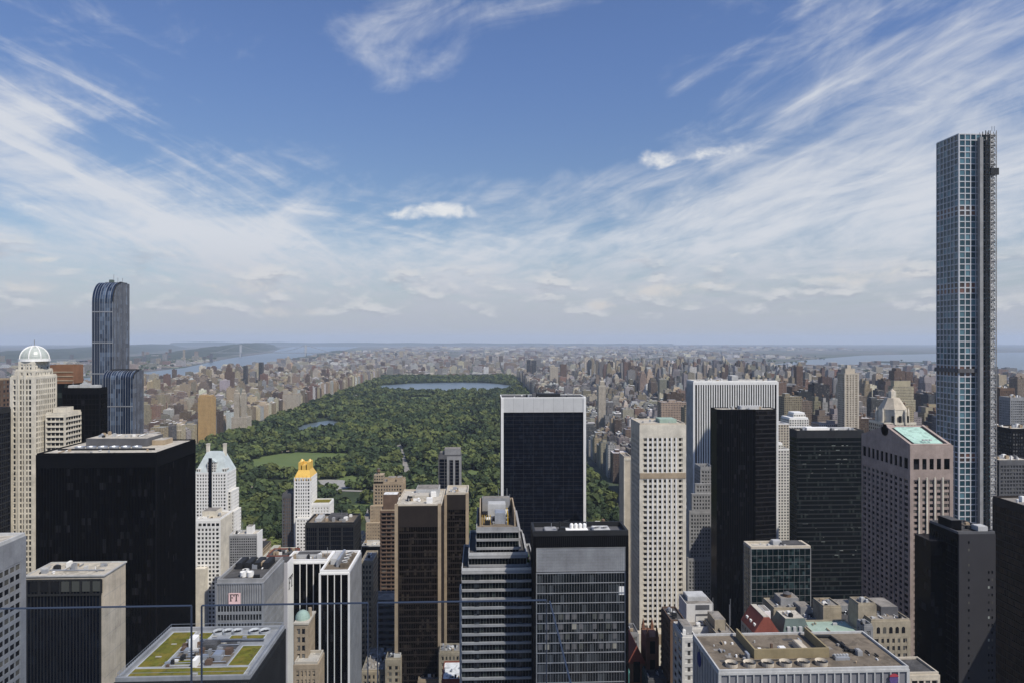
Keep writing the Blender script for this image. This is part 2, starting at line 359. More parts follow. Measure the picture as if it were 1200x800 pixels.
def faces(t, b, sp, sides, name='facade_frame', parent=None):
    parent = parent or t.e
    fr = MB(); wins = []
    z0, z1 = b[4], b[5]
    for side in sides:
        W, at = side_frame(b, side); pd, sd, c = sp['pd'], sp['sd'], sp['corner']
        def bar(u0, u1, d1, a, bb):
            p, q = at(u0, 0.), at(u1, d1); fr.box(p[0], q[0], p[1], q[1], a, bb)
        nu = max(1, round((W - 2 * c) / sp['bay'])); bw = (W - 2 * c) / nu
        za, zb = z0 + sp['bot'], z1 - sp['top']; nv = max(1, round((zb - za) / sp['flr'])); fh = (zb - za) / nv
        ext = pd if side in 'SN' else 0.
        if c > 0: bar(-ext, c, pd, z0, zb); bar(W - c, W + ext, pd, z0, zb)
        if sp['top'] > 0: bar(-ext, W + ext, pd + .04, zb, z1)
        if sp['bot'] > 0: bar(-ext, W + ext, pd + .04, z0, za)
        if sp['pw'] > 0:
            for i in range(1, nu): u = c + i * bw; bar(u - sp['pw'] / 2, u + sp['pw'] / 2, pd - .01, za, zb)
        if sp['sh'] > 0:
            for j in range(nv + 1):
                z = za + j * fh; a, q = max(za, z - sp['sh'] / 2), min(zb, z + sp['sh'] / 2)
                bar(c, W - c, sd, a + .01, q - .01)
        if sp['panes']:
            for j in range(nv):
                for i in range(nu):
                    p = at(c + (i + .5) * bw, .03); wins.append((-(za + (j + .5) * fh), side, p[0], p[1], bw - sp['pw'], fh - sp['sh']))
    if fr.f: fr.build(name, sp['fm'], parent)
    if wins:
        wins.sort(); cache = {}
        def geo(m, side, x, y, z, w, h):
            hx, hy = (w / 2, .03) if side in 'SN' else (.03, w / 2)
            m.box(x - hx, x + hx, y - hy, y + hy, z - h / 2, z + h / 2); return m
        for k, (nz, side, x, y, w, h) in enumerate(wins[:t.left]):
            key = (side, round(w, 3), round(h, 3))
            if key not in cache:
                o = geo(MB(), side, 0, 0, 0, w, h).build('window', sp['panes'], parent, loc=(x, y, -nz)); cache[key] = o.data
            else: link(bpy.data.objects.new('window', cache[key]), parent, (x, y, -nz))
        rest = MB()
        for nz, side, x, y, w, h in wins[t.left:]: geo(rest, side, x, y, -nz, w, h)
        if rest.f:
            o = rest.build('window', sp['panes'], parent); o['kind'] = 'stuff'
        t.left = max(0, t.left - len(wins))
def core(t, b, m, name='wall', bay=3.2, flr=3.6, parent=None):
    return MB().box(*b, bay=bay, flr=flr).build(name, m, parent or t.e)
def roof(t, b, deck, par, ph=1.2, pt=.5, name='parapet', over=.0):
    x0, x1, y0, y1, z0, z1 = b; x0 -= over; x1 += over; y0 -= over; y1 += over
    MB().box(x0 + pt, x1 - pt, y0 + pt, y1 - pt, z1 + .01, z1 + .12).build('roof_deck', deck, t.e)
    m = MB()
    m.box(x0, x1, y0, y0 + pt, z1 + .01, z1 + ph).box(x0, x1, y1 - pt, y1, z1 + .01, z1 + ph)
    m.box(x0, x0 + pt, y0 + pt, y1 - pt, z1 + .01, z1 + ph - .02).box(x1 - pt, x1, y0 + pt, y1 - pt, z1 + .01, z1 + ph - .02)
    m.build(name, par, t.e)
def fan(t, x, y, z, r, m1=None, h=1.3):
    m = MB(); n = 20
    m.ring(x, y, z, z + h, r, r * 1.04, n, 0, False); m.ring(x, y, z + h, z + h * .35, r * 1.04, r * .80, n, 0, False)
    o = m.build('cooling_fan', m1 or P['lgrey'], t.e, True)
    g = MB(); g.ring(x, y, z + h * .3, z + h * .35, r * .82, r * .82, n, 0)
    for k in range(6):
        a = k * math.pi / 3; g.tube((x, y, z + h * .55), (x + r * .78 * math.cos(a), y + r * .78 * math.sin(a), z + h * .5), r * .05, 4)
    g.build('fan_blade', P['dmetal'], o)
def tank(t, x, y, z, r=2.2, h=3.4, m=None):
    o = MB().ring(x, y, z + 2.4, z + 2.4 + h, r, r * .96, 14).build('water_tank', m or P['wood'], t.e)
    MB().ring(x, y, z + 2.4 + h, z + 3.7 + h, r * 1.08, 0., 14).build('tank_roof', P['dgrey'], o)
    l = MB()
    for k in range(4):
        a = math.pi / 4 + k * math.pi / 2; l.tube((x + r * .8 * math.cos(a), y + r * .8 * math.sin(a), z), (x + r * .8 * math.cos(a), y + r * .8 * math.sin(a), z + 2.45), .16, 5)
    l.build('tank_stand', P['dmetal'], o)
def unit(t, x0, x1, y0, y1, z, h, m=None, name='air_unit'):
    k = MB().box(x0, x1, y0, y1, z, z + h)
    if min(x1 - x0, y1 - y0) > 1.2: k.box(x0 + .25, x1 - .25, y0 + .25, y1 - .25, z + h + .005, z + h + .25)
    return k.build(name, m or P['lgrey'], t.e)
def clutter(t, x0, x1, y0, y1, z, n, seed, big=3.):
    r = random.Random(seed)
    for i in range(n):
        w, l, h = r.uniform(.25, 1) * big, r.uniform(.25, 1) * big, r.uniform(.3, .9) * big
        x, y = r.uniform(x0, x1 - w), r.uniform(y0, y1 - l); k = r.random()
        m = r.choice([P['lgrey'], P['steel'], P['grey'], P['white'], P['dmetal'], P['tan']])
        if k < .6: unit(t, x, x + w, y, y + l, z, h, m)
        elif k < .8: MB().ring(x, y, z, z + h * .7, w * .22, w * .22, 10).ring(x, y, z + h * .7, z + h * .85, w * .34, w * .2, 10).build('vent', m, t.e)
        else: MB().tube((x, y, z + .5), (x, min(y + l * 3, y1), z + .5), .3, 8).build('duct', m, t.e)
def penth(t, x0, x1, y0, y1, z, h, m, deck=None, name='penthouse'):
    o = MB().box(x0, x1, y0, y1, z, z + h).build(name, m, t.e)
    MB().box(x0 + .3, x1 - .3, y0 + .3, y1 - .3, z + h + .005, z + h + .1).build('penthouse_roof', deck or P['roof'], o)
    return o
def poles(t, pts, h, r=.12):
    for x, y, z in pts: MB().tube((x, y, z), (x, y, z + h), r, 5).build('antenna', P['alu'], t.e)

# ------------------------------------------------------------------ ground, water, hills
def struct(name, mb, m, smooth=False):
    o = mb.build(name, m, None, smooth); o['kind'] = 'structure'; return o
def poly(pts, z):
    b = MB(); b.face([(x, y, z) for x, y in pts]); return b
gm, nt, b = newmat('ground_town')
p = posn(nt)
n1 = noise(nt, p, .0011, 8., .62); n2 = noise(nt, p, .018, 5., .65); n3 = noise(nt, p, .1, 3.)
g1 = mixc(nt, ramp(n2, .38, .62), (.055, .055, .058), (.23, .20, .175))
g2 = mixc(nt, ramp(n1 + n2 * .25, .58, .70), g1, (.045, .07, .03))
nt.links.new(mixc(nt, ramp(n3, .35, .65, 0., .4), g2, (.05, .05, .05)), b.inputs['Base Color']); b.inputs['Roughness'].default_value = .95
struct('ground', poly([(-45000, -2500), (45000, -2500), (45000, 36000), (-45000, 36000)], 0), gm)
wm, nt, b = newmat('river_water')
p = posn(nt); n1 = noise(nt, mapped(nt, p, (.004, .0015, 1)), 1., 4.)
nt.links.new(mixc(nt, n1, (.09, .12, .14), (.13, .165, .19)), b.inputs['Base Color']); b.inputs['Roughness'].default_value = .32
bn = nt.nodes.new('ShaderNodeBump'); bn.inputs['Strength'].default_value = .25; nt.links.new(noise(nt, p, .12, 3.).s, bn.inputs['Height']); nt.links.new(bn.outputs[0], b.inputs['Normal'])
HUD_E = [(-1850, -2000), (-1850, 3500), (-2050, 5000), (-2300, 7000), (-2600, 9000), (-2700, 11000), (-3000, 14000), (-3900, 20000), (-4700, 26000)]
HUD_W = [(-2950, -2000), (-2750, 4500), (-2730, 5500), (-2830, 6600), (-3420, 9000), (-3750, 10500), (-4300, 14000), (-5900, 20000), (-7200, 26000)]
struct('hudson_river', poly(HUD_E + HUD_W[::-1], .3), wm)
struct('east_river', poly([GP(985, 446), GP(1240, 446), GP(1260, 433), GP(1120, 433), GP(1040, 436)], .3), wm)
struct('sound_water', poly([GP(905, 427), GP(1000, 434), GP(1300, 433), GP(1320, 411), GP(1150, 413), GP(1010, 416), GP(950, 421)], .3), wm)
gr, nt, b = newmat('lawn_grass')
p = posn(nt); nt.links.new(mixc(nt, noise(nt, p, .03, 5.), (.065, .105, .024), (.13, .165, .045)), b.inputs['Base Color']); b.inputs['Roughness'].default_value = .95
sand = mat('sand_path', (.42, .34, .24), scale=.05); parkm = mat('park_soil', (.035, .05, .018), var=.4, scale=.03)
PK = (-695, 208, 772, 4800)
struct('park_ground', poly([(PK[0], PK[2]), (PK[1], PK[2]), (PK[1], PK[3]), (PK[0], PK[3])], .15), parkm)
def ell(cx, cy, rx, ry, n=36, wob=.08, seed=1):
    r = random.Random(seed); ph = [r.uniform(0, 6) for _ in range(3)]
    return [(cx + rx * math.cos(a) * (1 + wob * math.sin(2 * a + ph[0]) + wob * math.sin(3 * a + ph[1])), cy + ry * math.sin(a) * (1 + wob * math.sin(3 * a + ph[2]))) for a in [2 * math.pi * i / n for i in range(n)]]
def inpoly(x, y, P_):
    c = False; j = len(P_) - 1
    for i in range(len(P_)):
        if (P_[i][1] > y) != (P_[j][1] > y) and x < (P_[j][0] - P_[i][0]) * (y - P_[i][1]) / (P_[j][1] - P_[i][1]) + P_[i][0]: c = not c
        j = i
    return c
MEADOW = ell(-398, 1480, 112, 140, wob=.13, seed=2); LAKE = ell(-490, 2070, 62, 160, wob=.12, seed=4); RESV = ell(-205, 3790, 400, 430, wob=.04, seed=5); GLAWN = ell(-285, 3010, 95, 150, wob=.04, seed=6)
BALL = ell(*GP(280, 573), 34, 34, seed=8); RINK = ell(*GP(385, 568), 45, 50, seed=9); SAND1 = ell(-462, 1632, 22, 16, seed=3)
LAKE2 = ell(-80, 1900, 50, 60, seed=13); FIELD2 = ell(60, 1500, 35, 60, seed=14)
GLADES = [ell(x, y_, a, b_, wob=.16, seed=40 + i) for i, (x, y_, a, b_) in enumerate(((*GP(425, 598), 26, 45), (*GP(330, 590), 20, 30), (*GP(560, 560), 14, 34), (-20, 1330, 22, 50), (-250, 1280, 26, 60), (-120, 1560, 30, 60), (-600, 1700, 24, 60), (-260, 1800, 22, 50), (90, 1900, 24, 70), (-330, 2250, 34, 80), (-60, 2400, 40, 90), (-420, 2600, 40, 90), (100, 2650, 30, 90), (-560, 3100, 40, 90), (-400, 4350, 60, 120), (-60, 4400, 70, 130), (70, 1120, 16, 40), (-560, 1060, 20, 40)))]
ROADS = [[(150, 772), (105, 1000), (150, 1300), (120, 1650), (150, 2100), (80, 2500), (110, 3000), (150, 3400)], [(-520, 772), (-590, 1000), (-600, 1300), (-560, 1700), (-610, 2200), (-560, 2600), (-600, 3200), (-620, 3900)], [(208, 1180), (50, 1230), (-200, 1190), (-450, 1230), (-695, 1200)], [(208, 1980), (0, 1930), (-250, 2010), (-420, 1850), (-695, 1880)], [(-120, 830), (-180, 1050), (-150, 1350), (-210, 1700), (-150, 1900)]]
CLEAR = GLADES + [MEADOW, LAKE, RESV, GLAWN, BALL, RINK, SAND1, FIELD2]
struct('lake_water', poly(LAKE, .4), wm); struct('reservoir_water', poly(RESV, .4), wm)
struct('meadow_lawn', poly(MEADOW, .4), gr); struct('great_lawn', poly(GLAWN, .4), gr); struct('field_lawn', poly(FIELD2, .4), gr)
for g_ in GLADES: struct('glade_lawn', poly(g_, .4), gr)
path = mat('drive_paving', (.25, .235, .215), scale=.05)
for ln in ROADS:
    rb = MB(); L_, R_ = [], []
    for i, (x, y_) in enumerate(ln):
        a, c = ln[max(0, i - 1)], ln[min(len(ln) - 1, i + 1)]; d = math.hypot(c[0] - a[0], c[1] - a[1]); nx, ny = -(c[1] - a[1]) / d * 5.5, (c[0] - a[0]) / d * 5.5
        L_.append((x + nx, y_ + ny, .8)); R_.append((x - nx, y_ - ny, .8))
    for i in range(len(ln) - 1): rb.face([L_[i], L_[i + 1], R_[i + 1], R_[i]])
    struct('park_drive', rb, path)
def nearroad(x, y_):
    for ln in ROADS:
        for (ax, ay), (bx_, by) in zip(ln, ln[1:]):
            t_ = max(0., min(1., ((x - ax) * (bx_ - ax) + (y_ - ay) * (by - ay)) / ((bx_ - ax) ** 2 + (by - ay) ** 2)))
            if abs(x - ax - t_ * (bx_ - ax)) + abs(y_ - ay - t_ * (by - ay)) < 13: return True
    return False
struct('ball_field_sand', poly(BALL, .5), sand); struct('plaza_paving', poly(RINK, .5), mat('paving', (.3, .29, .27))); struct('lawn_sand', poly(SAND1, .6), sand)
for i, (x, y) in enumerate(((-345, 2960), (-225, 2960), (-345, 3070), (-225, 3070))): struct('infield_sand', poly(ell(x, y, 22, 26, seed=20 + i), .65), sand)
# far hills and the Palisades: a terrain strip with a rolling top
hm, nt, b = newmat('hill_woods')
p = posn(nt); nt.links.new(mixc(nt, ramp(noise(nt, p, .01, 7., .7), .35, .65), (.018, .028, .016), (.042, .054, .032)), b.inputs['Base Color']); b.inputs['Roughness'].default_value = 1.
def ridge(name, line, hw, hts, n=60, seed=1):
    r = random.Random(seed); rows = []
    for i in range(n + 1):
        t = i / n * (len(line) - 1); k = min(int(t), len(line) - 2); f = t - k
        x = line[k][0] * (1 - f) + line[k + 1][0] * f; y = line[k][1] * (1 - f) + line[k + 1][1] * f; h = hts[k] * (1 - f) + hts[k + 1] * f
        h *= 1 + .1 * math.sin(i * .9 + seed) + r.uniform(-.06, .06)
        dx, dy = line[k + 1][0] - line[k][0], line[k + 1][1] - line[k][1]; q = math.hypot(dx, dy); nx, ny = -dy / q, dx / q
        rows.append([(x + nx * hw * s, y + ny * hw * s, max(-1., h * c) if c else -1.) for s, c in ((-1, 0), (-.75, .35), (-.5, .92), (0, 1.), (.6, .8), (1, 0))])
    mb = MB()
    for a, c in zip(rows, rows[1:]):
        for j in range(5): mb.face([a[j], c[j], c[j + 1], a[j + 1]])
    return struct(name, mb, hm, True)
ridge('palisades_hill', [(-4250, 7800), (-4300, 9500), (-4750, 12000), (-5100, 14500), (-5900, 18000), (-6300, 20000)], 420, [40, 75, 125, 165, 170, 120], seed=3)
ridge('jersey_hill', [(-9000, 6500), (-6800, 9500), (-8000, 14000), (-10500, 22000)], 1100, [50, 75, 90, 120], seed=4)
ridge('northern_hill', [(-14000, 31500), (-5000, 32500), (3000, 32000), (9000, 33000)], 900, [150, 120, 90, 70], seed=5)
ridge('heights_hill', [(-2250, 8200), (-2450, 10500), (-2750, 13200)], 230, [25, 48, 60], 40, seed=6)
ridge('eastern_island_hill', [GP(1030, 424), GP(1070, 425.5), GP(1095, 425)], 210, [14, 18, 12], 20, seed=7)

# ================================================================== the towers, left to right
# --- far left
t = T('office_building', 'dark glass office block cut by the left edge beside the domed tower', 'office building', -80, -20, 483, 425, 24)
core(t, t.B(), P['g_navy'], 'curtain_wall', 1.8, 3.8); faces(t, t.B(), F(1.8, 3.8, .25, .7, .25, .3, P['dmetal'], corner=.8, top=2), 'SE', 'mullion_grid'); roof(t, t.B(), P['roofd'], P['dmetal'])
t = T('apartment_tower', 'brown brick tower rising at the left edge behind the domed tower', 'apartment tower', -40, 3, 445, 560, 8)
core(t, t.B(), P['f_brown']); faces(t, t.B(), F(3, 3.4, 1.6, 1.6, fm=P['brown'], corner=1.5, top=4), 'S'); roof(t, t.B(), P['roofd'], P['tan'])

t = T('domed_tower', 'slender cream stone tower topped by a ribbed glass dome', 'skyscraper', 13, 40, 441, 455, 23)
w, l = t.w / 2, t.l / 2
WS = F(1.9, 3.5, .75, 1.1, .45, .3, P['cream'], P['pane'], corner=1.6, top=1.5)
core(t, t.B(), P['f_white'], 'shaft_wall'); faces(t, t.B(), WS, 'SE')
for k in (.36, .64): MB().box(-w + 2 * w * k - .6, -w + 2 * w * k + .6, -l - 1.0, -l - .46, 0, t.h + 3).build('pilaster', P['cream'], t.e)
b2 = (-w + 1.6, w - 1.4, -l + 2, l - 2, t.h, t.z(434)); core(t, b2, P['f_white'], 'upper_wall'); faces(t, b2, F(1.9, 3.4, .7, 1., .4, .3, P['cream'], corner=1.2, top=1), 'SE')
b3 = (-w + 2.8, w - 2.6, -l + 3.6, l - 3.6, b2[5], t.z(423.5)); core(t, b3, P['f_white'], 'upper_wall'); faces(t, b3, F(1.9, 3.4, .7, 1., .4, .3, P['cream'], corner=1.2, top=1.6), 'SE')
roof(t, t.B(), P['roofl'], P['cream'], .9); roof(t, b2, P['roofl'], P['cream'], .9)
zt = t.z(423.5); cx, cyy, r = 0.1, 0., 8.6
MB().ring(cx, cyy, zt, zt + 1.6, r + .5, r + .4, 28).build('dome_base', P['white'], t.e, False)
dm = MB(); n = 24
for k in range(8):
    a, c = k / 8 * math.pi / 2, (k + 1) / 8 * math.pi / 2
    dm.ring(cx, cyy, zt + 1.6 + r * .95 * math.sin(a), zt + 1.6 + r * .95 * math.sin(c), r * math.cos(a), max(r * math.cos(c), .001), n, 0, False)
dm.build('glass_dome', mat('dome_glass', (.42, .45, .41), .35, .4), t.e, True)
for k in range(8):
    rb = MB(); a = k * math.pi / 4 + .2; pr = None
    for j in range(9):
        e_ = j / 8 * math.pi / 2; q = (cx + (r + .15) * math.cos(e_) * math.cos(a), cyy + (r + .15) * math.cos(e_) * math.sin(a), zt + 1.6 + (r * .95 + .2) * math.sin(e_))
        if pr: rb.tube(pr, q, .42, 5)
        pr = q
    rb.build('dome_rib', P['white'], t.e)
poles(t, [(cx, cyy, zt + r + 1)], 4.5, .25); poles(t, [(cx - 2, cyy, zt + r)], 2.6, .1)
t2 = T('apartment_tower', 'pale banded apartment block attached low to the right of the domed tower', 'apartment tower', 54, 76, 485, 462, 18)
core(t2, t2.B(), P['f_white']); faces(t2, t2.B(), F(2.6, 3.3, .35, 1.25, .3, .8, P['cream'], P['pane'], corner=.7, top=1.4), 'SE', 'balcony_band'); roof(t2, t2.B(), P['roofl'], P['cream']); penth(t2, -4, 4, -5, 4, t2.h + .1, 4, P['cream'])

t = T('copper_top_tower', 'green glass tower with a copper brown band across its top', 'skyscraper', 60, 85, 430, 520, 12)
core(t, t.B(), P['g_green'], 'curtain_wall', 2, 3.8); b2 = (-t.w / 2 - .6, t.w / 2 + .6, -t.l / 2 - .6, t.l / 2 + .6, t.z(449), t.h + .6)
core(t, b2, P['rust'], 'top_band'); m = MB(); 
for y in (436, 441, 446): m.box(-t.w / 2 - .9, t.w / 2 + .9, -t.l / 2 - .9, -t.l / 2 - .61, t.z(y), t.z(y) + .8)
m.build('band_trim', P['tan'], t.e); roof(t, (*b2[:5], b2[5]), P['roofd'], P['rust'])
t = T('black_tower', 'black glass tower in front of the copper topped tower', 'skyscraper', 73, 117, 456, 480, 9)
core(t, t.B(), P['g_black'], 'curtain_wall', 2.4, 3.6); faces(t, t.B(), F(2.4, 3.6, .22, .5, .2, .12, P['black'], corner=.5, top=3), 'SE', 'mullion_grid'); roof(t, t.B(), P['roofd'], P['black'])
for k, (a, c) in enumerate(((-10, -4), (-2, 3), (5, 10))): unit(t, a, c, -2.5, 2.5, t.h + .1, 2.5 + k % 2, P['lgrey'])
poles(t, [(-8, 0, t.h)], 5)

# --- the curved glass tower and its wing
def waterfall(name, label, pxl, pxr, y0, y1, Yf, L, bay):
    t = T(name, label, 'skyscraper', pxl, pxr, y1, Yf, L)
    za, zb = ZZ(y0, pxr, Yf), ZZ(y1, pxr, Yf + L); l = L / 2; D = L * .5
    prof = [(-l, 0), (l, 0), (l, zb)]
    arc = [(-l + D * (1 - math.cos(a)), za + (zb - za) * math.sin(a)) for a in [math.pi / 2 * k / 9 for k in range(9, -1, -1)]]
    prof = prof[:2] + [(l, zb)] + arc
    m = MB()
    hf = 3.7; nb = round(t.w / bay)
    pr = [(-l, 0)] + arc[::-1] + [(l, zb), (l, 0)]; s_ = 0.
    for (u, z), (u2, z2) in zip(pr, pr[1:]):
        d = math.hypot(u2 - u, z2 - z)
        m.face([(-t.w / 2, u, z), (t.w / 2, u, z), (t.w / 2, u2, z2), (-t.w / 2, u2, z2)], 0, [(0, s_ / hf), (nb, s_ / hf), (nb, (s_ + d) / hf), (0, (s_ + d) / hf)]); s_ += d
    for sgn, o in ((1, 100.), (-1, 200.)):
        pts = [(sgn * t.w / 2, u, z) for u, z in pr]; uv = [(o + (u + l) / bay, z / hf) for u, z in pr]
        if sgn < 0: pts, uv = pts[::-1], uv[::-1]
        m.face(pts, 0, uv)
    m.build('curtain_wall', P['g_blue'], t.e)
    f = MB()                                          # silver ribs running up and over the curve
    for i in range(nb + 1):
        x = -t.w / 2 + i * t.w / nb; th = .20 if i % 2 else .11
        for (u, z), (u2, z2) in list(zip(pr, pr[1:]))[:11]:
            o1 = .25 if z <= za else .2
            f.face([(x - th, u - o1, z), (x + th, u - o1, z), (x + th, u2 - o1, z2 + .2), (x - th, u2 - o1, z2 + .2)], 0)
    n = max(2, round(L / bay))
    for i in range(n + 1):
        u = -l + i * L / n; k = min(1., (u + l) / D); zt = za + (zb - za) * math.sin(math.acos(max(0., 1 - k))) if k < 1 else zb
        f.box(t.w / 2, t.w / 2 + .25, u - .14, u + .14, 0, zt)
    f.build('mullion_grid', P['alu'], t.e)
    sp_ = MB()
    for j in range(int(za / (hf * 7))): sp_.box(-t.w / 2 - .1, t.w / 2 + .1, -l - .32, -l - .26, (j + 1) * hf * 7, (j + 1) * hf * 7 + .9)
    sp_.build('floor_band', P['alu'], t.e)
    edge = MB()
    for (u, z), (u2, z2) in zip(arc[::-1], arc[::-1][1:]): edge.tube((t.w / 2 + .3, u, z + .4), (t.w / 2 + .3, u2, z2 + .4), .55, 6)
    edge.build('roof_edge', P['dmetal'], t.e)
    roofz = MB()
    for k in range(5): roofz.box(-t.w / 2 + 1, t.w / 2 - 1, l - 2 - k * 1.7, l - 1.2 - k * 1.7, zb + .05, zb + .8)
    roofz.build('roof_louvre', P['dmetal'], t.e)
    return t, zb
t, zb = waterfall('curved_glass_tower', 'tall blue striped glass tower with a roof curving down to the front', 108, 132, 354, 333, 590, 27, 2.1)
unit(t, -5, -2, 6, 9, zb, 3, P['slate'], 'window_rig'); poles(t, [(-2, 8, zb + 3), (1, 9, zb), (4, 11, zb)], 5, .2)
t, zb = waterfall('glass_wing_tower', 'shorter glass tower with a rounded roof edge in front of the tall curved one', 121, 156, 443, 433, 572, 17, 2.0)

# --- the big black slab
t = T('black_slab_tower', 'massive plain black office tower with a beige roof and fan row', 'skyscraper', 43, 183, 532, 370, 49)
core(t, t.B(), P['g_black'], 'curtain_wall', 1.55, 3.7); faces(t, t.B(), F(1.55, 3.7, .16, 0, .3, .1, P['black'], corner=.5, top=7), 'SE', 'mullion_grid')
roof(t, t.B(), P['roofl'], P['black'], .8, .6)
clutter(t, -30, 30, -22, -14, t.h + .13, 8, 15, 1.6); z = t.h + .13; penth(t, -20, 14, 1, 20, z, 4.6, P['dgrey'], P['roofl']); penth(t, 14.2, 21, 6, 17, z, 2.8, P['tan'], P['roofl'])
for k in range(6): fan(t, -19 + k * 6.2, -6.5, z, 2.5, P['steel'], 1.4)
clutter(t, -17, 10, 4, 17, z + 4.7, 14, 5, 2.6); MB().box(-28, 24, -11.5, -11., z, z + 1).build('roof_rail', P['dmetal'], t.e)

# --- steel-grey office at the bottom left corner
RECTS.append((-240, -188, 190, 294))
e = T('steel_grey_office', 'pale grey office block with ribbon windows cut by the lower left corner', 'office building', -300, -220, 640, 200, 82, reserve=False)
e.e.location = (-212, 245.5, 0); e.w, e.l, e.h = 44., 91., EYE - 229 * DEP(29, 291) / 800
core(e, e.B(), P['f_grey']); faces(e, e.B(), F(3.2, 3.9, .5, 1.7, .4, .3, P['alu'], P['pane_d'], corner=3.4, top=9.5), 'E', 'facade_frame')
o = MB(); 
for k in range(5): o.box(e.w / 2 - .2, e.w / 2 + .62, -e.l / 2 + 13.8 + k * 13.8, -e.l / 2 + 15 + k * 13.8, 0, e.h)
o.build('pilaster', P['steel'], e.e)
lv = MB()
for k in range(4): lv.box(e.w / 2 + .3, e.w / 2 + .52, -e.l / 2 + 16 + k * 13.8, -e.l / 2 + 26 + k * 13.8, e.h - 8, e.h - 3)
lv.build('louvre_panel', P['dgrey'], e.e); roof(e, e.B(), P['roofl'], P['lgrey'], 1.3, .8); clutter(e, -18, 18, -35, 35, e.h + .15, 12, 3, 5)

t = T('stone_sided_office', 'dark glazed office block with a blank beige stone side wall', 'office building', 30, 122, 675, 341, 20)
core(t, t.B(), P['beige'], 'stone_wall', 3, 3.8); b2 = (-t.w / 2 + .6, t.w / 2 - 1.6, -t.l / 2 - .12, -t.l / 2 + .2, 0, t.h - 1.2); core(t, b2, P['g_navy'], 'curtain_wall', 1.55, 3.7)
faces(t, b2, F(1.55, 3.7, .28, .0, .4, .2, P['dmetal'], corner=.5, top=.8), 'S', 'mullion_grid')
o = MB(); 
for k in range(7):
    x = t.x(36 + k * 12.2); MB().box(x, x + 3.7, -t.l / 2 - .62, -t.l / 2 - .5, t.h - 7.2, t.h - 2.2).build('window', P['pane_g'] if k in (3, 4, 5, 6) else P['pane_d'], t.e); o.box(x + 3.9, x + 4.7, -t.l / 2 - .8, -t.l / 2 - .52, t.h - 8, t.h - 1.3)
o.box(-t.w / 2 + .5, t.w / 2 - 1.5, -t.l / 2 - .85, -t.l / 2 - .53, t.h - 9.2, t.h - 8.2); o.build('window_pier', P['dmetal'], t.e)
jn = MB()
for k in range(12): jn.box(t.w / 2, t.w / 2 + .03, -t.l / 2, t.l / 2, t.h - 10 - k * 10, t.h - 9.85 - k * 10)
for k in range(1, 4): jn.box(t.w / 2, t.w / 2 + .025, -t.l / 2 + k * 5, -t.l / 2 + k * 5 + .12, 0, t.h - 1)
jn.build('panel_joint', P['grey'], t.e); roof(t, t.B(), P['roofl'], P['lgrey'], .7, .5, over=.5)
clutter(t, -16, 15, -7, 7, t.h + .15, 20, 11, 3.2); MB().tube((-15, -2, t.h + .6), (15, -3, t.h + .6), .35, 8).build('duct', P['steel'], t.e)

# --- the planted roof
X0, X1, Y0, Y1 = -106., -64.5, 196., 230.; RECTS.append((-108, -62, 194, 232))
e = T('green_roof_building', 'grey office block with a planted sedum roof and round fans', 'office building', 135, 293, 797, 196, 34, reserve=False); t = e
core(t, t.B(), P['dgrey'], 'wall', 3, 3.8); faces(t, t.B(), F(1.1, 3.8, .3, 0, .3, .2, P['dmetal'], corner=.8, top=2), 'SE', 'facade_frame')
roof(t, t.B(), P['grey'], P['grey'], 1.15, .8); w, l, z = t.w / 2, t.l / 2, t.h + .13
rail = MB()
for k in range(30):
    y = -l + .4 + k * (2 * l - .8) / 29
    for s in (-1, 1): rail.tube((s * (w - .4), y, z + 1), (s * (w - .4), y, z + 2.1), .05, 4)
for s in (-1, 1): rail.tube((s * (w - .4), -l + .4, z + 2.1), (s * (w - .4), l - .4, z + 2.1), .06, 4); rail.tube((-w + .4, s * (l - .4), z + 2.1), (w - .4, s * (l - .4), z + 2.1), .06, 4)
rail.build('roof_rail', P['steel'], t.e)
def bed(x0, x1, y0, y1):
    o = MB().box(x0 * w, x1 * w, y0 * l, y1 * l, z, z + .35).build('sedum_bed', P['sedum'], t.e)
    k = MB(); a, c, d, f = x0 * w, x1 * w, y0 * l, y1 * l
    k.box(a - .3, c + .3, d - .3, d, z, z + .45).box(a - .3, c + .3, f, f + .3, z, z + .45).box(a - .3, a, d, f, z, z + .44).box(c, c + .3, d, f, z, z + .44)
    k.build('bed_edge', P['lgrey'], o)
bed(-.88, .86, -.90, -.62); bed(-.88, -.50, -.56, .84); bed(.52, .84, -.56, .20); bed(-.40, .06, -.50, -.33); bed(.18, .76, .46, .66); bed(-.40, -.18, .52, .80)
for a, c, d, f in ((-.44, .12, -.30, -.02), (-.15, .42, .02, .42), (.16, .46, -.45, -.05), (-.45, .10, -.60, -.52)): MB().box(a * w, c * w, d * l, f * l, z, z + .12).build('paved_court', P['roofd'] if d > -.2 else P['roofb'], t.e)
for x in (-.10, .06, .22, .52, .70): fan(t, x * w, .82 * l, z, 1.75, P['lgrey'], .9)
for a, c, d, f, h, m in ((-.34, -.24, .1, .3, 3.2, 'white'), (-.16, .1, .08, .34, 1.2, 'roofd'), (.2, .34, -.38, -.16, 1.8, 'steel'), (.30, .42, -.12, .02, 1.3, 'brown'), (-.02, .04, -.62, -.42, 2.3, 'white'), (.14, .24, -.5, -.4, 1.2, 'brown'), (-.42, -.36, .0, .1, 1.4, 'brown')): unit(t, a * w, c * w, d * l, f * l, z + .12, h, P[m])
poles(t, [(-.36 * w, .2 * l, z), (-.1 * w, -.1 * l, z)], 3.2, .1)
q_ = random.Random(31)
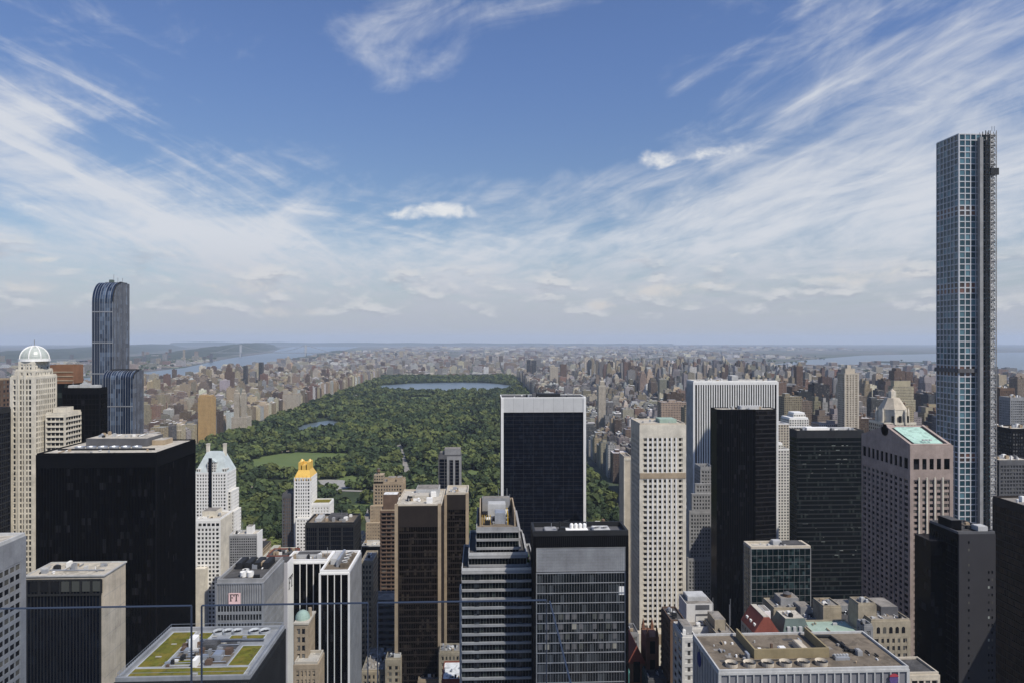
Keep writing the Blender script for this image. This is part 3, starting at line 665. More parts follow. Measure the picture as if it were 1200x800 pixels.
for k in range(26):
    a, c = q_.uniform(-.5, .45), q_.uniform(-.6, .45); h_ = q_.uniform(.4, 1.6); unit(t, a * w, a * w + q_.uniform(.6, 2.4), c * l, c * l + q_.uniform(.5, 1.8), z + .14, h_, q_.choice([P['steel'], P['lgrey'], P['dmetal'], P['brown'], P['grey'], P['white']]))
for k in range(9):
    a, c = q_.uniform(-.8, .6), q_.choice([-.76, .3, .6, -.2]); MB().box(a * w, a * w + q_.uniform(1, 3), c * l, c * l + .35, z + .4, z + .6).build('walk_plank', P['roofl'], t.e)
for k in range(4): y_ = (-.45 + .22 * k) * l; MB().tube((-.46 * w, y_, z + .5), (.44 * w, y_ + .6, z + .5), .14, 6).build('pipe', P['steel'], t.e); MB().tube((-.5 * w, .44 * l, z + .7), (.8 * w, .42 * l, z + .7), .35, 8).build('duct', P['steel'], t.e)
MB().tube((.1 * w, -.95 * l, z + 1.4), (.2 * w, -.95 * l, z + 1.4), .3, 6).tube((.1 * w, -.95 * l, z + 1.4), (.07 * w, -.97 * l, z), .12, 5).tube((.2 * w, -.95 * l, z + 1.4), (.17 * w, -.97 * l, z), .12, 5).build('window_rig', P['lgrey'], t.e)

# --- louvred office with the salmon letter sign
t = T('letter_sign_office', 'grey louvred office block carrying a square salmon sign with two letters', 'office building', 254, 308, 682, 312, 31)
core(t, t.B(), P['g_grey'], 'curtain_wall', 1.3, 3.8); w, l = t.w / 2, t.l / 2; zl = t.z(707)
b2 = (-w - .12, w + .12, -l - .12, l + .12, zl, t.h); core(t, b2, P['grey'], 'louvre_wall'); faces(t, b2, F(1.05, 40, .34, 0, .4, .2, P['alu'], corner=.5, top=.5), 'SE', 'louvre_frame')
faces(t, (-w, w, -l, l, 0, zl - .1), F(1.3, 3.9, .3, 1.3, .35, .25, P['grey'], corner=.5), 'SE', 'mullion_grid')
def letters(parent, o, ux, uz, nrm, s, m):
    """a serif F and T of height s drawn from o along ux"""
    k = MB(); o, ux, uz, nrm = Vector(o), Vector(ux), Vector(uz), Vector(nrm)
    def st(a, c, d, f):
        pts = [o + ux * p + uz * q for p, q in ((a * s, d * s), (c * s, d * s), (c * s, f * s), (a * s, f * s))]
        fr = [tuple(p + nrm * .08) for p in pts]; bk = [tuple(p) for p in pts]; k.face(fr)
        for i in range(4): k.face([bk[i], bk[(i + 1) % 4], fr[(i + 1) % 4], fr[i]])
    for q in ((.08, .22, 0, 1), (0, .30, 0, .07), (0, .08, .93, 1), (.22, .56, .91, 1), (.49, .56, .70, .91), (.22, .44, .47, .54), (.40, .44, .38, .63)): st(*q)
    for q in ((.86, 1.0, 0, .93), (.76, 1.10, 0, .07), (.62, 1.24, .91, 1), (.62, .69, .68, .91), (1.17, 1.24, .68, .91)): st(*q)
    return k.build('sign_lettering', m, parent)
x0 = t.x(268.6); x1 = t.x(282.4); za, zc = t.z(707) + .3, t.z(693.5)
sg = MB().box(x0, x1, -l - .80, -l - .55, za, zc).build('sign_board', P['salmon'], t.e); letters(sg, (x0 + .55, -l - .801, za + 1.35), (1, 0, 0), (0, 0, 1), (0, -1, 0), 3.1, P['ink'])
m = MB(); 
MB().box(-w + .7, w - .7, -l + .7, l - .7, t.h + .01, t.h + .1).build('roof_deck', P['roofd'], t.e); roof(t, (-w, w, -l, l, 0, t.h), P['roofd'], P['grey'], 1.6, .7)
for k in range(4): unit(t, -w + 2 + k * 4.2, -w + 5 + k * 4.2, 2, 12, t.h + .2, 2.6, P['dmetal'])
for k in range(3): fan(t, -1 + (k % 2) * 3.2, -8 + (k // 2) * 3.2, t.h + .15, 1.5, P['white'], 2.2)
clutter(t, -8, 8, -13, 12, t.h + .2, 14, 21, 3)
cb = (-104 - t.cx, -98 - t.cx, 345 - t.cy, 355 - t.cy, 0, ZZ(659, 333, 345)); k = core(t, cb, mat('lavender_panel', (.46, .45, .47), .6, var=.06), 'service_core')
MB().box(cb[1], cb[1] + .12, cb[2], cb[3], 0, cb[5]).build('white_panel', P['white'], k)
letters(k, (cb[1] + .13, cb[2] + 1.5, ZZ(688, 343, 350)), (0, 1, 0), (0, 0, 1), (1, 0, 0), 6.0, P['ink'])
MB().box(cb[0] + .4, cb[1] - .4, cb[2] + .4, cb[3] - .4, cb[5] + .01, cb[5] + .3).build('roof_deck', P['roofd'], k)
RECTS.append((-106, -96, 343, 357))

# --- white piered U-shaped office
t = T('white_pier_office', 'black glass office block with white piers and a U shaped white parapet roof', 'office building', 323, 409, 671, 340, 32); w, l = t.w / 2, t.l / 2
xr = t.x(375); zb_ = ZZ(658, 350, 357)
wing = (xr, w, -l, l, 0, t.h); bar_ = (-w, xr, -l + 17, l, 0, t.h)
for nme, b_ in (('wing_wall', wing), ('bar_wall', bar_)): core(t, b_, P['g_black'], nme, 1.3, 3.8)
faces(t, wing, F(3.5, 3.8, .36, 0, .5, .2, P['marble'], corner=.5, top=.8), 'S', 'pier_frame'); faces(t, wing, F(1.25, 3.8, .55, .5, .5, .25, P['alu'], corner=.6, top=1.0), 'E', 'side_pier_frame'); faces(t, bar_, F(3.5, 3.8, .36, 0, .5, .2, P['marble'], corner=.5, top=.8), 'S', 'pier_frame')
for b_ in (wing, bar_): roof(t, b_, P['roofb'], P['white'], 1.3, .8)
z = t.h + .15; unit(t, xr + 2.5, xr + 5.5, -4, 9, z, 2.8, P['lgrey']); unit(t, xr + 6.2, xr + 7.4, -8, 10, z, 3.4, P['steel'], 'duct')
for k in range(4): unit(t, xr + 8.4, xr + 12.2, -9 + k * 5, -5.4 + k * 5, z, 2.0, P['roofb']); fan(t, xr + 10.3, -7.2 + k * 5, z + 2.3, 1.4, P['lgrey'], .6)
penth(t, -w + 4, -w + 16, 6, 12, z, 2.2, P['lgrey'], P['roofd']); clutter(t, -w + 2, xr - 2, 3, 13, z, 14, 31, 2.5); poles(t, [(xr + 3, 5, z), (xr - 2, 9, z)], 5)

t = T('old_domed_building', 'narrow old tan stone building with a green copper dome', 'building', 346, 360, 731, 300, 12); w, l = t.w / 2, t.l / 2
core(t, t.B(), P['f_tan'], 'wall', 2, 3.4); faces(t, t.B(), F(1.5, 3.6, .7, 1.3, .4, .3, P['tan'], P['pane'], corner=.8, top=1.2), 'SE'); MB().box(-w - .7, w + .7, -l - .7, l + .7, t.h + .01, t.h + .8).build('cornice', P['beige'], t.e)
dm = MB()
for k in range(6): a, c = k / 6 * 1.57, (k + 1) / 6 * 1.57; dm.ring(-.6, -1.5, t.h + .8 + 3.7 * math.sin(a), t.h + .8 + 3.7 * math.sin(c), 3.2 * math.cos(a), max(.02, 3.2 * math.cos(c)), 16, 0, False)
dm.build('copper_dome', P['copper'], t.e, True); MB().ring(2.0, 1, t.h + .8, t.h + 4.5, .9, .8, 8).build('turret', P['tan'], t.e)
b2 = t.bx(345, 372, None, 778, -6, 11); core(t, b2, P['f_tan'], 'lower_wall', 2.2, 3.4); faces(t, b2, F(1.6, 3.6, .8, 1.4, .4, .3, P['tan'], corner=.9, top=2), 'SE'); roof(t, b2, P['roofl'], P['beige'], 1.2)

# --- hotels by the park
t = T('steep_roof_tower', 'white brick tower with a pale green steep roof and two tall chimneys', 'apartment tower', 229, 266, 553, 720, 25); w, l = t.w / 2, t.l / 2
WW = F(2.7, 3.4, 1.45, 1.5, .35, .25, P['white'], P['pane'], corner=1.4, top=1.5)
core(t, t.B(), P['f_white']); faces(t, t.B(), WW, 'SE')
MB().box(t.x(244.5), t.x(248.5), -l - .55, -l - .4, 20, t.z(536)).build('window_slot', P['g_navy'], t.e)
zt = t.z(531); rf = MB(); a = [(-w - .3, -l - .3, t.h), (w + .3, -l - .3, t.h), (w + .3, l, t.h), (-w - .3, l, t.h)]; q = [(-w + 8, -l + 8, zt), (w - 8, -l + 8, zt), (w - 8, l - 7, zt), (-w + 8, l - 7, zt)]
for i in range(4): j = (i + 1) % 4; rf.face([a[i], a[j], q[j], q[i]])
rf.face(q); rf.build('steep_roof', P['copperp'], t.e)
for px in (237.5, 257.5): x = t.x(px); MB().box(x - 1.4, x + 1.4, 0, 3.2, t.z(545), t.z(522.5)).box(x - 1.7, x + 1.7, -.3, 3.5, t.z(522.5) + .01, t.z(522.5) + .8).build('chimney', P['cream'], t.e)
b2 = t.bx(243, 253, 552.9, 541, 0, 10); core(t, b2, P['f_white'], 'dormer_wall', 2, 3); MB().prism([(b2[0] - .4, b2[5]), (b2[1] + .4, b2[5]), ((b2[0] + b2[1]) / 2, b2[5] + 3.4)], 'y', b2[2] - .4, b2[3]).build('dormer_roof', P['copperp'], t.e)
for px in (232.5, 263): b3 = t.bx(px - 2.5, px + 2.5, 552.9, 548.5, 0, 7); core(t, b3, P['f_white'], 'dormer_wall', 2, 3)
for k, (px, y) in enumerate(((269, 576), (272, 600), (275, 628))): b3 = (w + .01 if k == 0 else t.x(266 + 3 * k) , t.x(px + 1), -l + 2 + k, l - 1 - k, 0, t.z(y)); core(t, b3, P['f_white'], 'setback_wall'); faces(t, b3, F(2.7, 3.4, 1.5, 1.6, .3, .2, P['white'], corner=1., top=1), 'E')
b3 = t.bx(229, 266, None, 634, -6, 6); core(t, b3, P['f_white'], 'setback_wall')

t = T('white_hotel_tower', 'plain white hotel tower of small square windows below the steep roofed tower', 'hotel', 230, 258, 609, 515, 24); w, l = t.w / 2, t.l / 2
core(t, t.B(), P['f_white']); faces(t, t.B(), F(2.55, 3.1, 1.1, 1.3, .3, .2, P['white'], P['pane'], corner=.8, top=5.5), 'S', 'facade_frame'); MB().box(w, w + .3, -l, l, 0, t.h).build('side_wall', P['cream'], t.e)
roof(t, t.B(), P['roofl'], P['white'], 1.2); z = t.h + .13; penth(t, -w + 1, w - 6, -4, 8, z, 4.5, P['cream']); clutter(t, -w + 1, w - 3, -9, 6, z, 10, 41, 3); 
for k in range(5): x = -w + 1.8 + k * 3.2; MB().box(x, x + 2.2, -l - .40, -l - .32, t.h - 4.2, t.h - 2.2).build('window', P['pane_d'], t.e)
b2 = t.bx(228, 240, None, 666, -6, 5.6); MB().box(*b2).build('blank_bay', P['cream'], t.e)

t = T('small_grey_office', 'small grey glazed office block with a white side wall below the white towers', 'office building', 269, 301, 627, 480, 11); w, l = t.w / 2, t.l / 2
core(t, t.B(), P['g_grey'], 'curtain_wall', 1.5, 3.6); faces(t, t.B(), F(1.5, 1.8, .5, .9, .2, .15, P['grey'], corner=.5, top=1.5), 'S', 'mullion_grid'); MB().box(w, w + .4, -l - .2, l, 0, t.h + 1.5).build('side_wall', P['white'], t.e); roof(t, t.B(), P['roofl'], P['lgrey'], 1.)
penth(t, 1, 5, -2, 4, t.h + .13, 5, P['white']); poles(t, [(4.4, 3, t.h), (-3, 2, t.h)], 7, .15); clutter(t, -8, 0, -4, 4, t.h + .13, 8, 43, 2.4)

t = T('gold_crown_tower', 'white stone tower with a gilded crown standing against the park trees', 'apartment tower', 345, 364, 559, 720, 26); w, l = t.w / 2, t.l / 2
core(t, t.B(), P['f_white']); faces(t, t.B(), F(2.6, 3.5, 1.3, 1.45, .4, .25, P['white'], P['pane'], corner=1.2, top=1), 'SE')
zc = t.z(551); m = MB(); a = [(-w - .2, -l - .2, t.h), (w + .2, -l - .2, t.h), (w + .2, l, t.h), (-w - .2, l, t.h)]; q = [(-w + 3, -l + 4, zc), (w - 2.5, -l + 4, zc), (w - 2.5, l - 6, zc), (-w + 3, l - 6, zc)]
for i in range(4): j = (i + 1) % 4; m.face([a[i], a[j], q[j], q[i]])
m.face(q); m.build('crown_base', P['gold'], t.e)
zd = t.z(541.5); cw = MB(); X = [-w + 3, -w + 5.4, -w + 6.6, w - 6.2, w - 5, w - 2.5]
cw.box(X[0], X[1], -l + 4, l - 6, zc, zd - .5).box(X[4], X[5], -l + 4, l - 6, zc, zd - .5).box(X[1], X[4], l - 9, l - 6, zc, zd - 2).box(X[2], X[3], -l + 4, l - 9, zc, zd - 3.5)
cw.ring((X[0] + X[1]) / 2 + .3, 0, zd - .5, zd + 1.6, 2.2, .8, 8).ring((X[4] + X[5]) / 2 - .2, 0, zd - .5, zd + 1.6, 2.2, .8, 8); cw.build('gold_crown', P['gold'], t.e)
for x in (X[1] + .6, X[4] - .6): MB().box(x - .5, x + .5, -l + 5, -l + 5.2, zc, zd - 4).build('crown_opening', P['ink'], t.e)
for k in range(5):
    x = -w + 1.2 + k * 3.9; MB().ring(x, -l - .3, t.h - 3, t.h + 2.6, .5, .1, 6).build('crown_finial', P['gold'], t.e)
b2 = t.bx(364.2, 386, None, 590, 4, 20); core(t, b2, P['f_white'], 'wing_wall'); faces(t, b2, F(2.9, 3.4, 1.5, 1.5, .3, .2, P['white'], corner=1, top=2.5), 'SE'); roof(t, b2, P['sedum'], P['white'], 1.2)
b2 = t.bx(347, 366, None, 607, -8, 7.8); core(t, b2, P['f_white'], 'lower_wall'); faces(t, b2, F(2.8, 3.4, 1.4, 1.5, .3, .2, P['white'], corner=1, top=1), 'SE')
t = T('apartment_building', 'narrow brown building left against the gold crowned tower', 'apartment building', 331, 344, 579, 724, 22)
core(t, t.B(), P['f_brown'], 'wall', 2.5, 3.3); faces(t, t.B(), F(2.4, 3.3, 1.2, 1.4, fm=P['dgrey'], corner=1, top=3), 'SE'); roof(t, t.B(), P['roofd'], P['dgrey'])
t = T('apartment_building', 'red brown low building in the street gap before the gold crowned tower', 'apartment building', 312, 344, 652, 610, 22)
core(t, t.B(), P['f_red'], 'wall', 2.5, 3.3); roof(t, t.B(), P['roofd'], P['red']); clutter(t, -9, 9, -8, 8, t.h + .1, 12, 3, 3)

t = T('black_grid_office', 'squat black framed office block with wide bays below the gold crown', 'office building', 358, 415, 614, 560, 29); w, l = t.w / 2, t.l / 2
core(t, t.B(), P['g_navy'], 'curtain_wall', 1.6, 3.6); faces(t, t.B(), F(1.6, 3.7, .3, .6, .3, .2, P['dmetal'], corner=.9, top=2.2), 'SE', 'mullion_grid')
pl = MB()
for k in range(1, 4): x = -w + 2 * w * k / 4; pl.box(x - .8, x + .8, -l - .75, -l - .31, 0, t.h)
pl.build('pilaster', P['dmetal'], t.e); roof(t, t.B(), P['roofb'], P['dmetal'], 1.6, .8); z = t.h + .15
penth(t, -4, 10, -2, 9, z, 3.5, P['dgrey'], P['roofd']); unit(t, -14, -9, -6, 8, z, 2.4, P['lgrey']); clutter(t, -16, 14, -11, 12, z, 22, 47, 3.4); poles(t, [(6, 3, z + 3)], 4)

t = T('stepped_beige_hotel', 'old stepped beige brick hotel against the park left of the bronze tower', 'hotel', 438, 472, 566, 700, 24); w, l = t.w / 2, t.l / 2
BW = F(2.6, 3.4, 1.35, 1.5, .35, .25, P['tan'], P['pane'], corner=1.3, top=1.2)
core(t, t.B(), P['f_tan']); faces(t, t.B(), BW, 'SE'); roof(t, t.B(), P['roof'], P['tan'], 1.8)
b2 = t.bx(438, 449, 566, 556, 0, 11); b2 = (*b2[:4], t.h + .01, b2[5]); core(t, b2, P['f_tan'], 'tower_wall', 2.6, 3.4); penth(t, -2, 6, -3, 6, t.h + .1, 4, P['tan']); penth(t, 8, 13, -8, 2, t.h + .1, 5, P['tan']); tank(t, b2[0] + 4, b2[2] + 5, b2[5], 1.8, 3)
for px0, px1, y, d in ((434, 474, 592, -3), (429, 476, 612, -7)):
    b2 = t.bx(px0, px1, None, y, d, 3.9 if d > -5 else 3.9); core(t, b2, P['f_tan'], 'setback_wall', 2.6, 3.4); faces(t, b2, F(2.6, 3.4, 1.3, 1.5, .3, .2, P['tan'], corner=1.2, top=1), 'S')
t = T('balcony_apartment_tower', 'brown apartment tower with white capped plant box left of the bronze tower', 'apartment tower', 446, 471, 598, 555, 20); w, l = t.w / 2, t.l / 2
core(t, t.B(), P['f_dark'], 'wall', 2.6, 3.2); faces(t, t.B(), F(4.2, 3.2, .8, 1.0, .3, .9, P['brown'], P['pane_d'], corner=.8, top=1), 'SW', 'balcony_band'); roof(t, t.B(), P['roof'], P['tan'], 1.); penth(t, -w + 1.4, w - 4, -6, 4, t.h + .12, 12, P['brown'], P['roofw']); penth(t, w - 3.6, w - .4, -5, 2, t.h + .12, 8, P['white'], P['roofw'])

# --- the bronze pair
t = T('bronze_office_tower', 'wide dark bronze office tower in two stepped halves with beige corner piers', 'skyscraper', 465, 517, 592, 400, 40); w, l = t.w / 2, t.l / 2
core(t, t.B(), P['g_bronze'], 'curtain_wall', 1.4, 3.7); BZ = F(1.4, 3.7, .14, .75, .25, .3, P['bronze'], corner=1.3, top=12); faces(t, t.B(), BZ, 'SE', 'floor_band')
RECTS.append((t.X0, PX(550, 427), 398, 450))
b2 = (w + .02, PX(548, 427) - t.cx, 427 - t.cy, l + 8, 0, ZZ(579, 530, 427)); core(t, b2, P['g_bronze'], 'rear_curtain_wall', 1.4, 3.7); faces(t, b2, BZ | dict(top=9), 'SE', 'floor_band')
pr = MB()
for x, y, y1, h in ((-w - 1.2, -l - .7, -l + 1.6, t.h), (w - 1.9, -l - .7, -l + 1.6, t.h), (b2[1] - 1.2, b2[2] - .7, b2[2] + 1.6, b2[5])): MB().box(x, x + 1.9, y, y1, 0, h + .9).build('corner_pier', P['tan'], t.e)
MB().box(w + .1, w + 1.9, b2[2] - .72, b2[2] - .32, 0, b2[5]).build('corner_pier', P['tan'], t.e)
roof(t, t.B(), P['roofl'], P['beige'], .9, .6, over=.3); roof(t, (b2[0] + 1.6, b2[1], *b2[2:]), P['roofl'], P['beige'], 1.4, .6, over=.3)
z = t.h + .15; penth(t, -4, 10, 2, 16, z, 4.5, P['lgrey'], P['roof']); unit(t, -7, 4, -8, 0, z, 2.8, P['roofl']); clutter(t, -11, 10, -16, 4, z, 18, 51, 3.5); clutter(t, b2[0] + 2, b2[1] - 4, b2[2] + 2, b2[2] + 14, b2[5] + .2, 12, 52, 2.5)
t = T('grey_strip_tower', 'slim grey concrete tower with dark vertical window strips against the trees', 'skyscraper', 514, 540, 534, 720, 18); w, l = t.w / 2, t.l / 2
core(t, t.B(), P['g_navy'], 'curtain_wall', 2, 3.4); faces(t, (w * -.2, w, -l, l, 0, t.h - .02), F(4.4, 3.4, 2.1, 0, .6, .25, P['grey'], corner=1.8, top=4), 'S', 'pier_frame'); faces(t, t.B(), F(6, 3.4, .5, .4, .3, .2, P['dgrey'], corner=.8, top=3), 'SE', 'mullion_grid'); roof(t, t.B(), P['roofd'], P['dgrey'], 1.5)
penth(t, -w + 6, w - .6, -5, 6, t.h + .13, 7, P['grey']); penth(t, -w + 1, -w + 6, -3, 4, t.h + .13, 3, P['dgrey'])

# --- terraced glass apartment tower
t = T('terraced_tower', 'stepped apartment tower of grey bands and glass with rooftop machinery and planted terrace', 'skyscraper', 558, 608, 620, 290, 35); w, l = t.w / 2, t.l / 2
RECTS.append((PX(541, 282), PX(628, 282), 278, 330))
GB = lambda c=1.2, pn=None: F(1.25, 3.65, .06, .95, .12, .85, P['grey'], corner=.1, top=.6)
core(t, t.B(), P['g_green'], 'curtain_wall', 1.25, 3.65); faces(t, t.B(), GB(.4), 'SE', 'floor_band')
b2 = t.bx(549, 617, None, 650, -4.5, 34); core(t, b2, P['g_green'], 'middle_wall', 1.25, 3.65); faces(t, b2, GB(.4), 'SE', 'floor_band')
b3 = t.bx(541, 627, None, 668, -9, 33); core(t, b3, P['g_green'], 'lower_wall', 1.25, 3.65); faces(t, b3, GB(.4), 'SE', 'floor_band')
b4 = t.bx(556, 562, None, 668, -9.6, .59)
for px in (556, 606):
    b4 = t.bx(px, px + 5.5, None, 672, -9.35, .32); core(t, b4, P['g_grey'], 'glass_bay', 1.2, 1.8)
for b_, p_ in ((b2, P['lgrey']), (b3, P['lgrey'])): roof(t, b_, P['roofd'], p_, 1.1, .3)
z = t.h + .13; roof(t, t.B(), P['roofb'], P['grey'], 1., .4); rb = (-w + 1.4, w - 1.2, -l + 5, l - 3)
wl = MB().box(rb[0], rb[0] + .5, rb[2], rb[3], z, z + 6).box(rb[1] - .5, rb[1], rb[2], rb[3], z, z + 6).box(rb[0] + .5, rb[1] - .5, rb[3] - .5, rb[3], z, z + 6); wl.build('screen_wall', P['tan'], t.e)
unit(t, -4, 4, 0, 6, z, 6.3, P['lgrey']); unit(t, -1, 3.6, -9, -2, z, 4.6, P['steel']); penth(t, -w + 2.5, w - 3, 9, 14, z, 7, P['grey'])
for k in range(5): MB().tube((-w + 2.5 + k * .9, -10, z), (-w + 2.5 + k * .9, -10, z + 4.2), .14, 5).build('pipe', mat('yellow_pipe', (.55, .36, .05)), t.e)
MB().tube((4.6, -10, z), (4.6, -10, z + 4.4), .22, 6).tube((4.6, -10, z + 4.2), (4.6, 2, z + 4.2), .22, 6).build('pipe', MATS['yellow_pipe'], t.e); clutter(t, -6, 6, -12, 8, z, 16, 61, 2.6); poles(t, [(5, 12, z + 6), (1, 12, z + 6), (6, 4, z + 5)], 5)
LEAFM = mat('terrace_leaves', (.06, .10, .025), .9, .1, var=.5, scale=1., streak=0); LEAFR = mat('terrace_leaves_red', (.20, .06, .03), .9, .1, var=.4, scale=1., streak=0)
def bush(name, x, y, z, r, m, parent, seed):
    k = MB(); q = random.Random(seed)
    for i in range(90):
        d = Vector((q.gauss(0, 1), q.gauss(0, 1), q.gauss(0, 1))).normalized(); c = Vector((x, y, z + r * .8)) + d * r * q.uniform(.5, 1.05); a = d.orthogonal().normalized() * r * .3; bb = d.cross(a)
        k.face([tuple(c + a + bb), tuple(c - a + bb), tuple(c - a - bb), tuple(c + a - bb)])
    return k.build(name, m, parent)
for k in range(7):
    o = bush('terrace_shrub', 0, 0, 0, .9 + .35 * (k % 3), LEAFR if k == 2 else LEAFM, None, k)
    o.location = (t.cx + t.x(616 + (k % 2) * 1.6, -4.5), 287 + k * 1.6, t.z(668, -9) + .2); tag(o, 'small leafy shrub on the side terrace of the stepped banded tower', 'shrub', 'shrubs on the tower terrace')

# --- dark framed tower in the centre foreground
t = T('framed_glass_tower', 'glass tower with a black frame, pale screen panel and white roof tanks', 'skyscraper', 626, 735, 627, 270, 13); w, l = t.w / 2, t.l / 2
core(t, t.B(), P['g_grey'], 'curtain_wall', 1.5, 3.9)
MB().box(-w - .4, w + .4, -l - .6, -l - .01, t.z(640), t.h).build('top_band', P['black'], t.e); bm = MB()
for k in range(46): x = -w + 1 + k * (2 * w - 2) / 45; bm.box(x, x + .1, -l - .72, -l - .61, t.z(640), t.h - .4)
bm.build('band_fin', P['dmetal'], t.e)
for x in (-w - .4, w - .7): MB().box(x, x + 1.1, -l - .8, -l - .02, 0, t.z(640) - .02).build('corner_column', P['black'], t.e)
for s in (-1, 1): MB().box(s * w + min(0, s * .4), s * w + max(0, s * .4), -l, l, 0, t.h).build('side_wall', P['black'], t.e)
sc_ = (-w + .9, w - .9, -l - .45, -l - .05, t.z(668.5), t.z(640.5)); core(t, sc_, P['alu'], 'screen_panel'); faces(t, sc_, F(.8, 1.2, .12, .12, .12, .08, P['grey'], corner=.15, top=.2), 'S', 'screen_grid')
gb = (-w + .9, w - .9, -l - .06, -l, 0, t.z(669.5)); faces(t, gb, F(1.05, 3.95, .07, .26, .2, .34, P['alu'], corner=.2, top=.4), 'S', 'mullion_grid')
for i in range(12):
    for j in range(8):
        q = (i * 7 + j * 13 + i * j) % 5; x = -w + 1.6 + i * 2.7
        if q < 3 and j > 3: MB().box(x, x + 1.7, -l - .14, -l - .075, t.z(715) - 3.95 * (j - 3) + .6, t.z(715) - 3.95 * (j - 3) + 3.0).build('window_blind', P['pane_g'] if q == 0 else P['dgrey'], t.e)
MB().box(t.x(725), t.x(733), -l - .12, -l - .07, t.z(697), t.z(687)).build('window_blind', P['white'], t.e)
roof(t, t.B(), P['dgrey'], P['dmetal'], 2.0, .9, over=.4); z = t.h + .13
o = MB().box(-5.6, 3.4, -4.4, -.4, z, z + 1.3).build('tank_platform', P['white'], t.e)
for k in range(4): 
    sx_ = -3.0 + k * 1.75; dm = MB().ring(sx_, -1.0, z + 1.3, z + 2.6, .7, .8, 12, 0, False)
    for q in range(4): a, c = q / 4 * 1.57, (q + 1) / 4 * 1.57; dm.ring(sx_, -1.0, z + 2.6 + .8 * math.sin(a), z + 2.6 + .8 * math.sin(c), .8 * math.cos(a), max(.01, .8 * math.cos(c)), 12, 0, False)
    dm.build('roof_tank', P['white'], t.e, True)
unit(t, 5.5, 12.5, -4, 3, z, 1., P['lgrey']); fan(t, 7.2, -1, z + 1.3, 1.3, P['lgrey'], .5); fan(t, 10.5, -1, z + 1.3, 1.3, P['lgrey'], .5); unit(t, -14, -9, -4, 3, z, .8, P['grey'])
rg = MB().tube((-8, -3, z), (-8, -3, z + 4.6), .35, 6).tube((-9.8, -3, z + 3.4), (-4, -3, z + 5.4), .2, 6).tube((-9.8, -3, z + 2.6), (-6, -3, z + 4.0), .15, 6).box(-8.8, -7.2, -3.8, -2.2, z, z + 1.5); rg.build('window_rig', P['dmetal'], t.e)
unit(t, -8.2, -5.8, -4.5, -2, z, 2.2, P['dmetal']); poles(t, [(3.5, 2, z), (-11, 1, z)], 3)

# --- navy slab with pale stone frame
t = T('navy_slab_tower', 'broad navy glass slab tower in a pale stone frame before the park', 'skyscraper', 587, 686.5, 466, 600, 32); w, l = t.w / 2, t.l / 2
core(t, t.B(), P['g_navy'], 'curtain_wall', 1.6, 3.6)
zb_ = t.z(482.5)
for s in (-1, 1): MB().box(s * w - (0 if s < 0 else 2.3), s * w + (2.3 if s < 0 else 0), -l - 1.4, l + .2, 0, t.h + .2).build('side_wall', P['marble'], t.e)
MB().box(-w + 2.31, w - 2.31, -l - .9, -l - .01, zb_, t.h + .2).build('top_band', mat('pale_panel', (.52, .52, .51), var=.08), t.e)
jn = MB()
for k in range(1, 8): x = -w + 2.3 + k * (2 * w - 4.6) / 8; jn.box(x - .09, x + .09, -l - .93, -l - .89, zb_, t.h)
jn.build('panel_joint', P['grey'], t.e); mg = MB()
for k in range(1, 8): x = -w + 2.3 + k * (2 * w - 4.6) / 8; mg.box(x - .10, x + .10, -l - .22, -l, 0, zb_)
for k in range(56): mg.box(-w + 2.3, w - 2.3, -l - .07, -l, zb_ - 3.6 * (k + 1), zb_ - 3.6 * (k + 1) + .3)
mg.build('mullion_grid', P['dmetal'], t.e); roof(t, (-w, w, -l, l, 0, t.h + .2), P['roofd'], P['marble'], .5, .8); z = t.h + .3
unit(t, -5, 16, -6, 6, z, 2.2, P['dmetal']); unit(t, -9, -6, -6, 0, z, 2.8, P['dgrey']); clutter(t, -32, 32, -12, 12, z, 14, 71, 2.2); poles(t, [(-25, 2, z), (-17, 0, z), (-20, 0, z), (30, 3, z)], 3, .1)
RECTS.append((t.X0 - 3, t.X1 + 3, 590, 634))

# --- cream grid tower and its neighbours
t = T('cream_grid_tower', 'cream stone tower punched with regular dark square windows right of the navy slab', 'skyscraper', 750, 803, 497, 470, 28); w, l = t.w / 2, t.l / 2
core(t, t.B(), P['f_beige'], 'wall', 3, 3.6)
faces(t, t.B(), F(3.3, 3.6, 1.55, 1.55, .45, .4, P['cream'], P['pane_d'], corner=2.0, top=8.5), 'S'); faces(t, t.B(), F(2.6, 3.6, 1.2, 1.7, .3, .25, P['beige'], corner=2.5, top=8.5), 'W')  # west face a darker beige, its shade painted into the stone colour
MB().box(-w + 5.2, w - 6.6, -l - .62, -l - .50, t.z(553), t.z(505)).build('bright_panel', P['marble'], t.e) if False else None
for k in range(7): x = -w + 5.4 + k * 3.3; MB().box(x - .5, x + .5, -l - .60, -l - .455, t.z(735), t.h - 9).build('pilaster', P['marble'], t.e)
MB().box(-w - .2, w + .2, -l - .75, -l - .05, t.z(560), t.z(553.5)).build('band_course', P['tan'], t.e)
MB().box(-w - .05, -w + .8, -l - .1, -l + 3.5, t.z(538), t.z(500)).build('corner_slot', P['ink'], t.e)
roof(t, t.B(), P['roofl'], P['beige'], 1.0, .8); penth(t, 0, 12, -6, 6, t.h + .13, 2.6, P['copper'], P['copper']); clutter(t, -13, 12, -11, 9, t.h + .13, 10, 75, 2)
b2 = t.bx(748, 797, None, 741, -5, 4.5); core(t, b2, P['f_beige'], 'base_wall'); faces(t, b2, F(3.3, 3.7, 1.6, 1.6, .35, .3, P['cream'], P['pane_d'], corner=2, top=9), 'S'); 
m = MB()
for k in range(6): x = b2[0] + 6.5 + k * 3; m.box(x, x + .5, b2[2] - .5, b2[2] - .36, b2[5] - 7.5, b2[5] - 1)
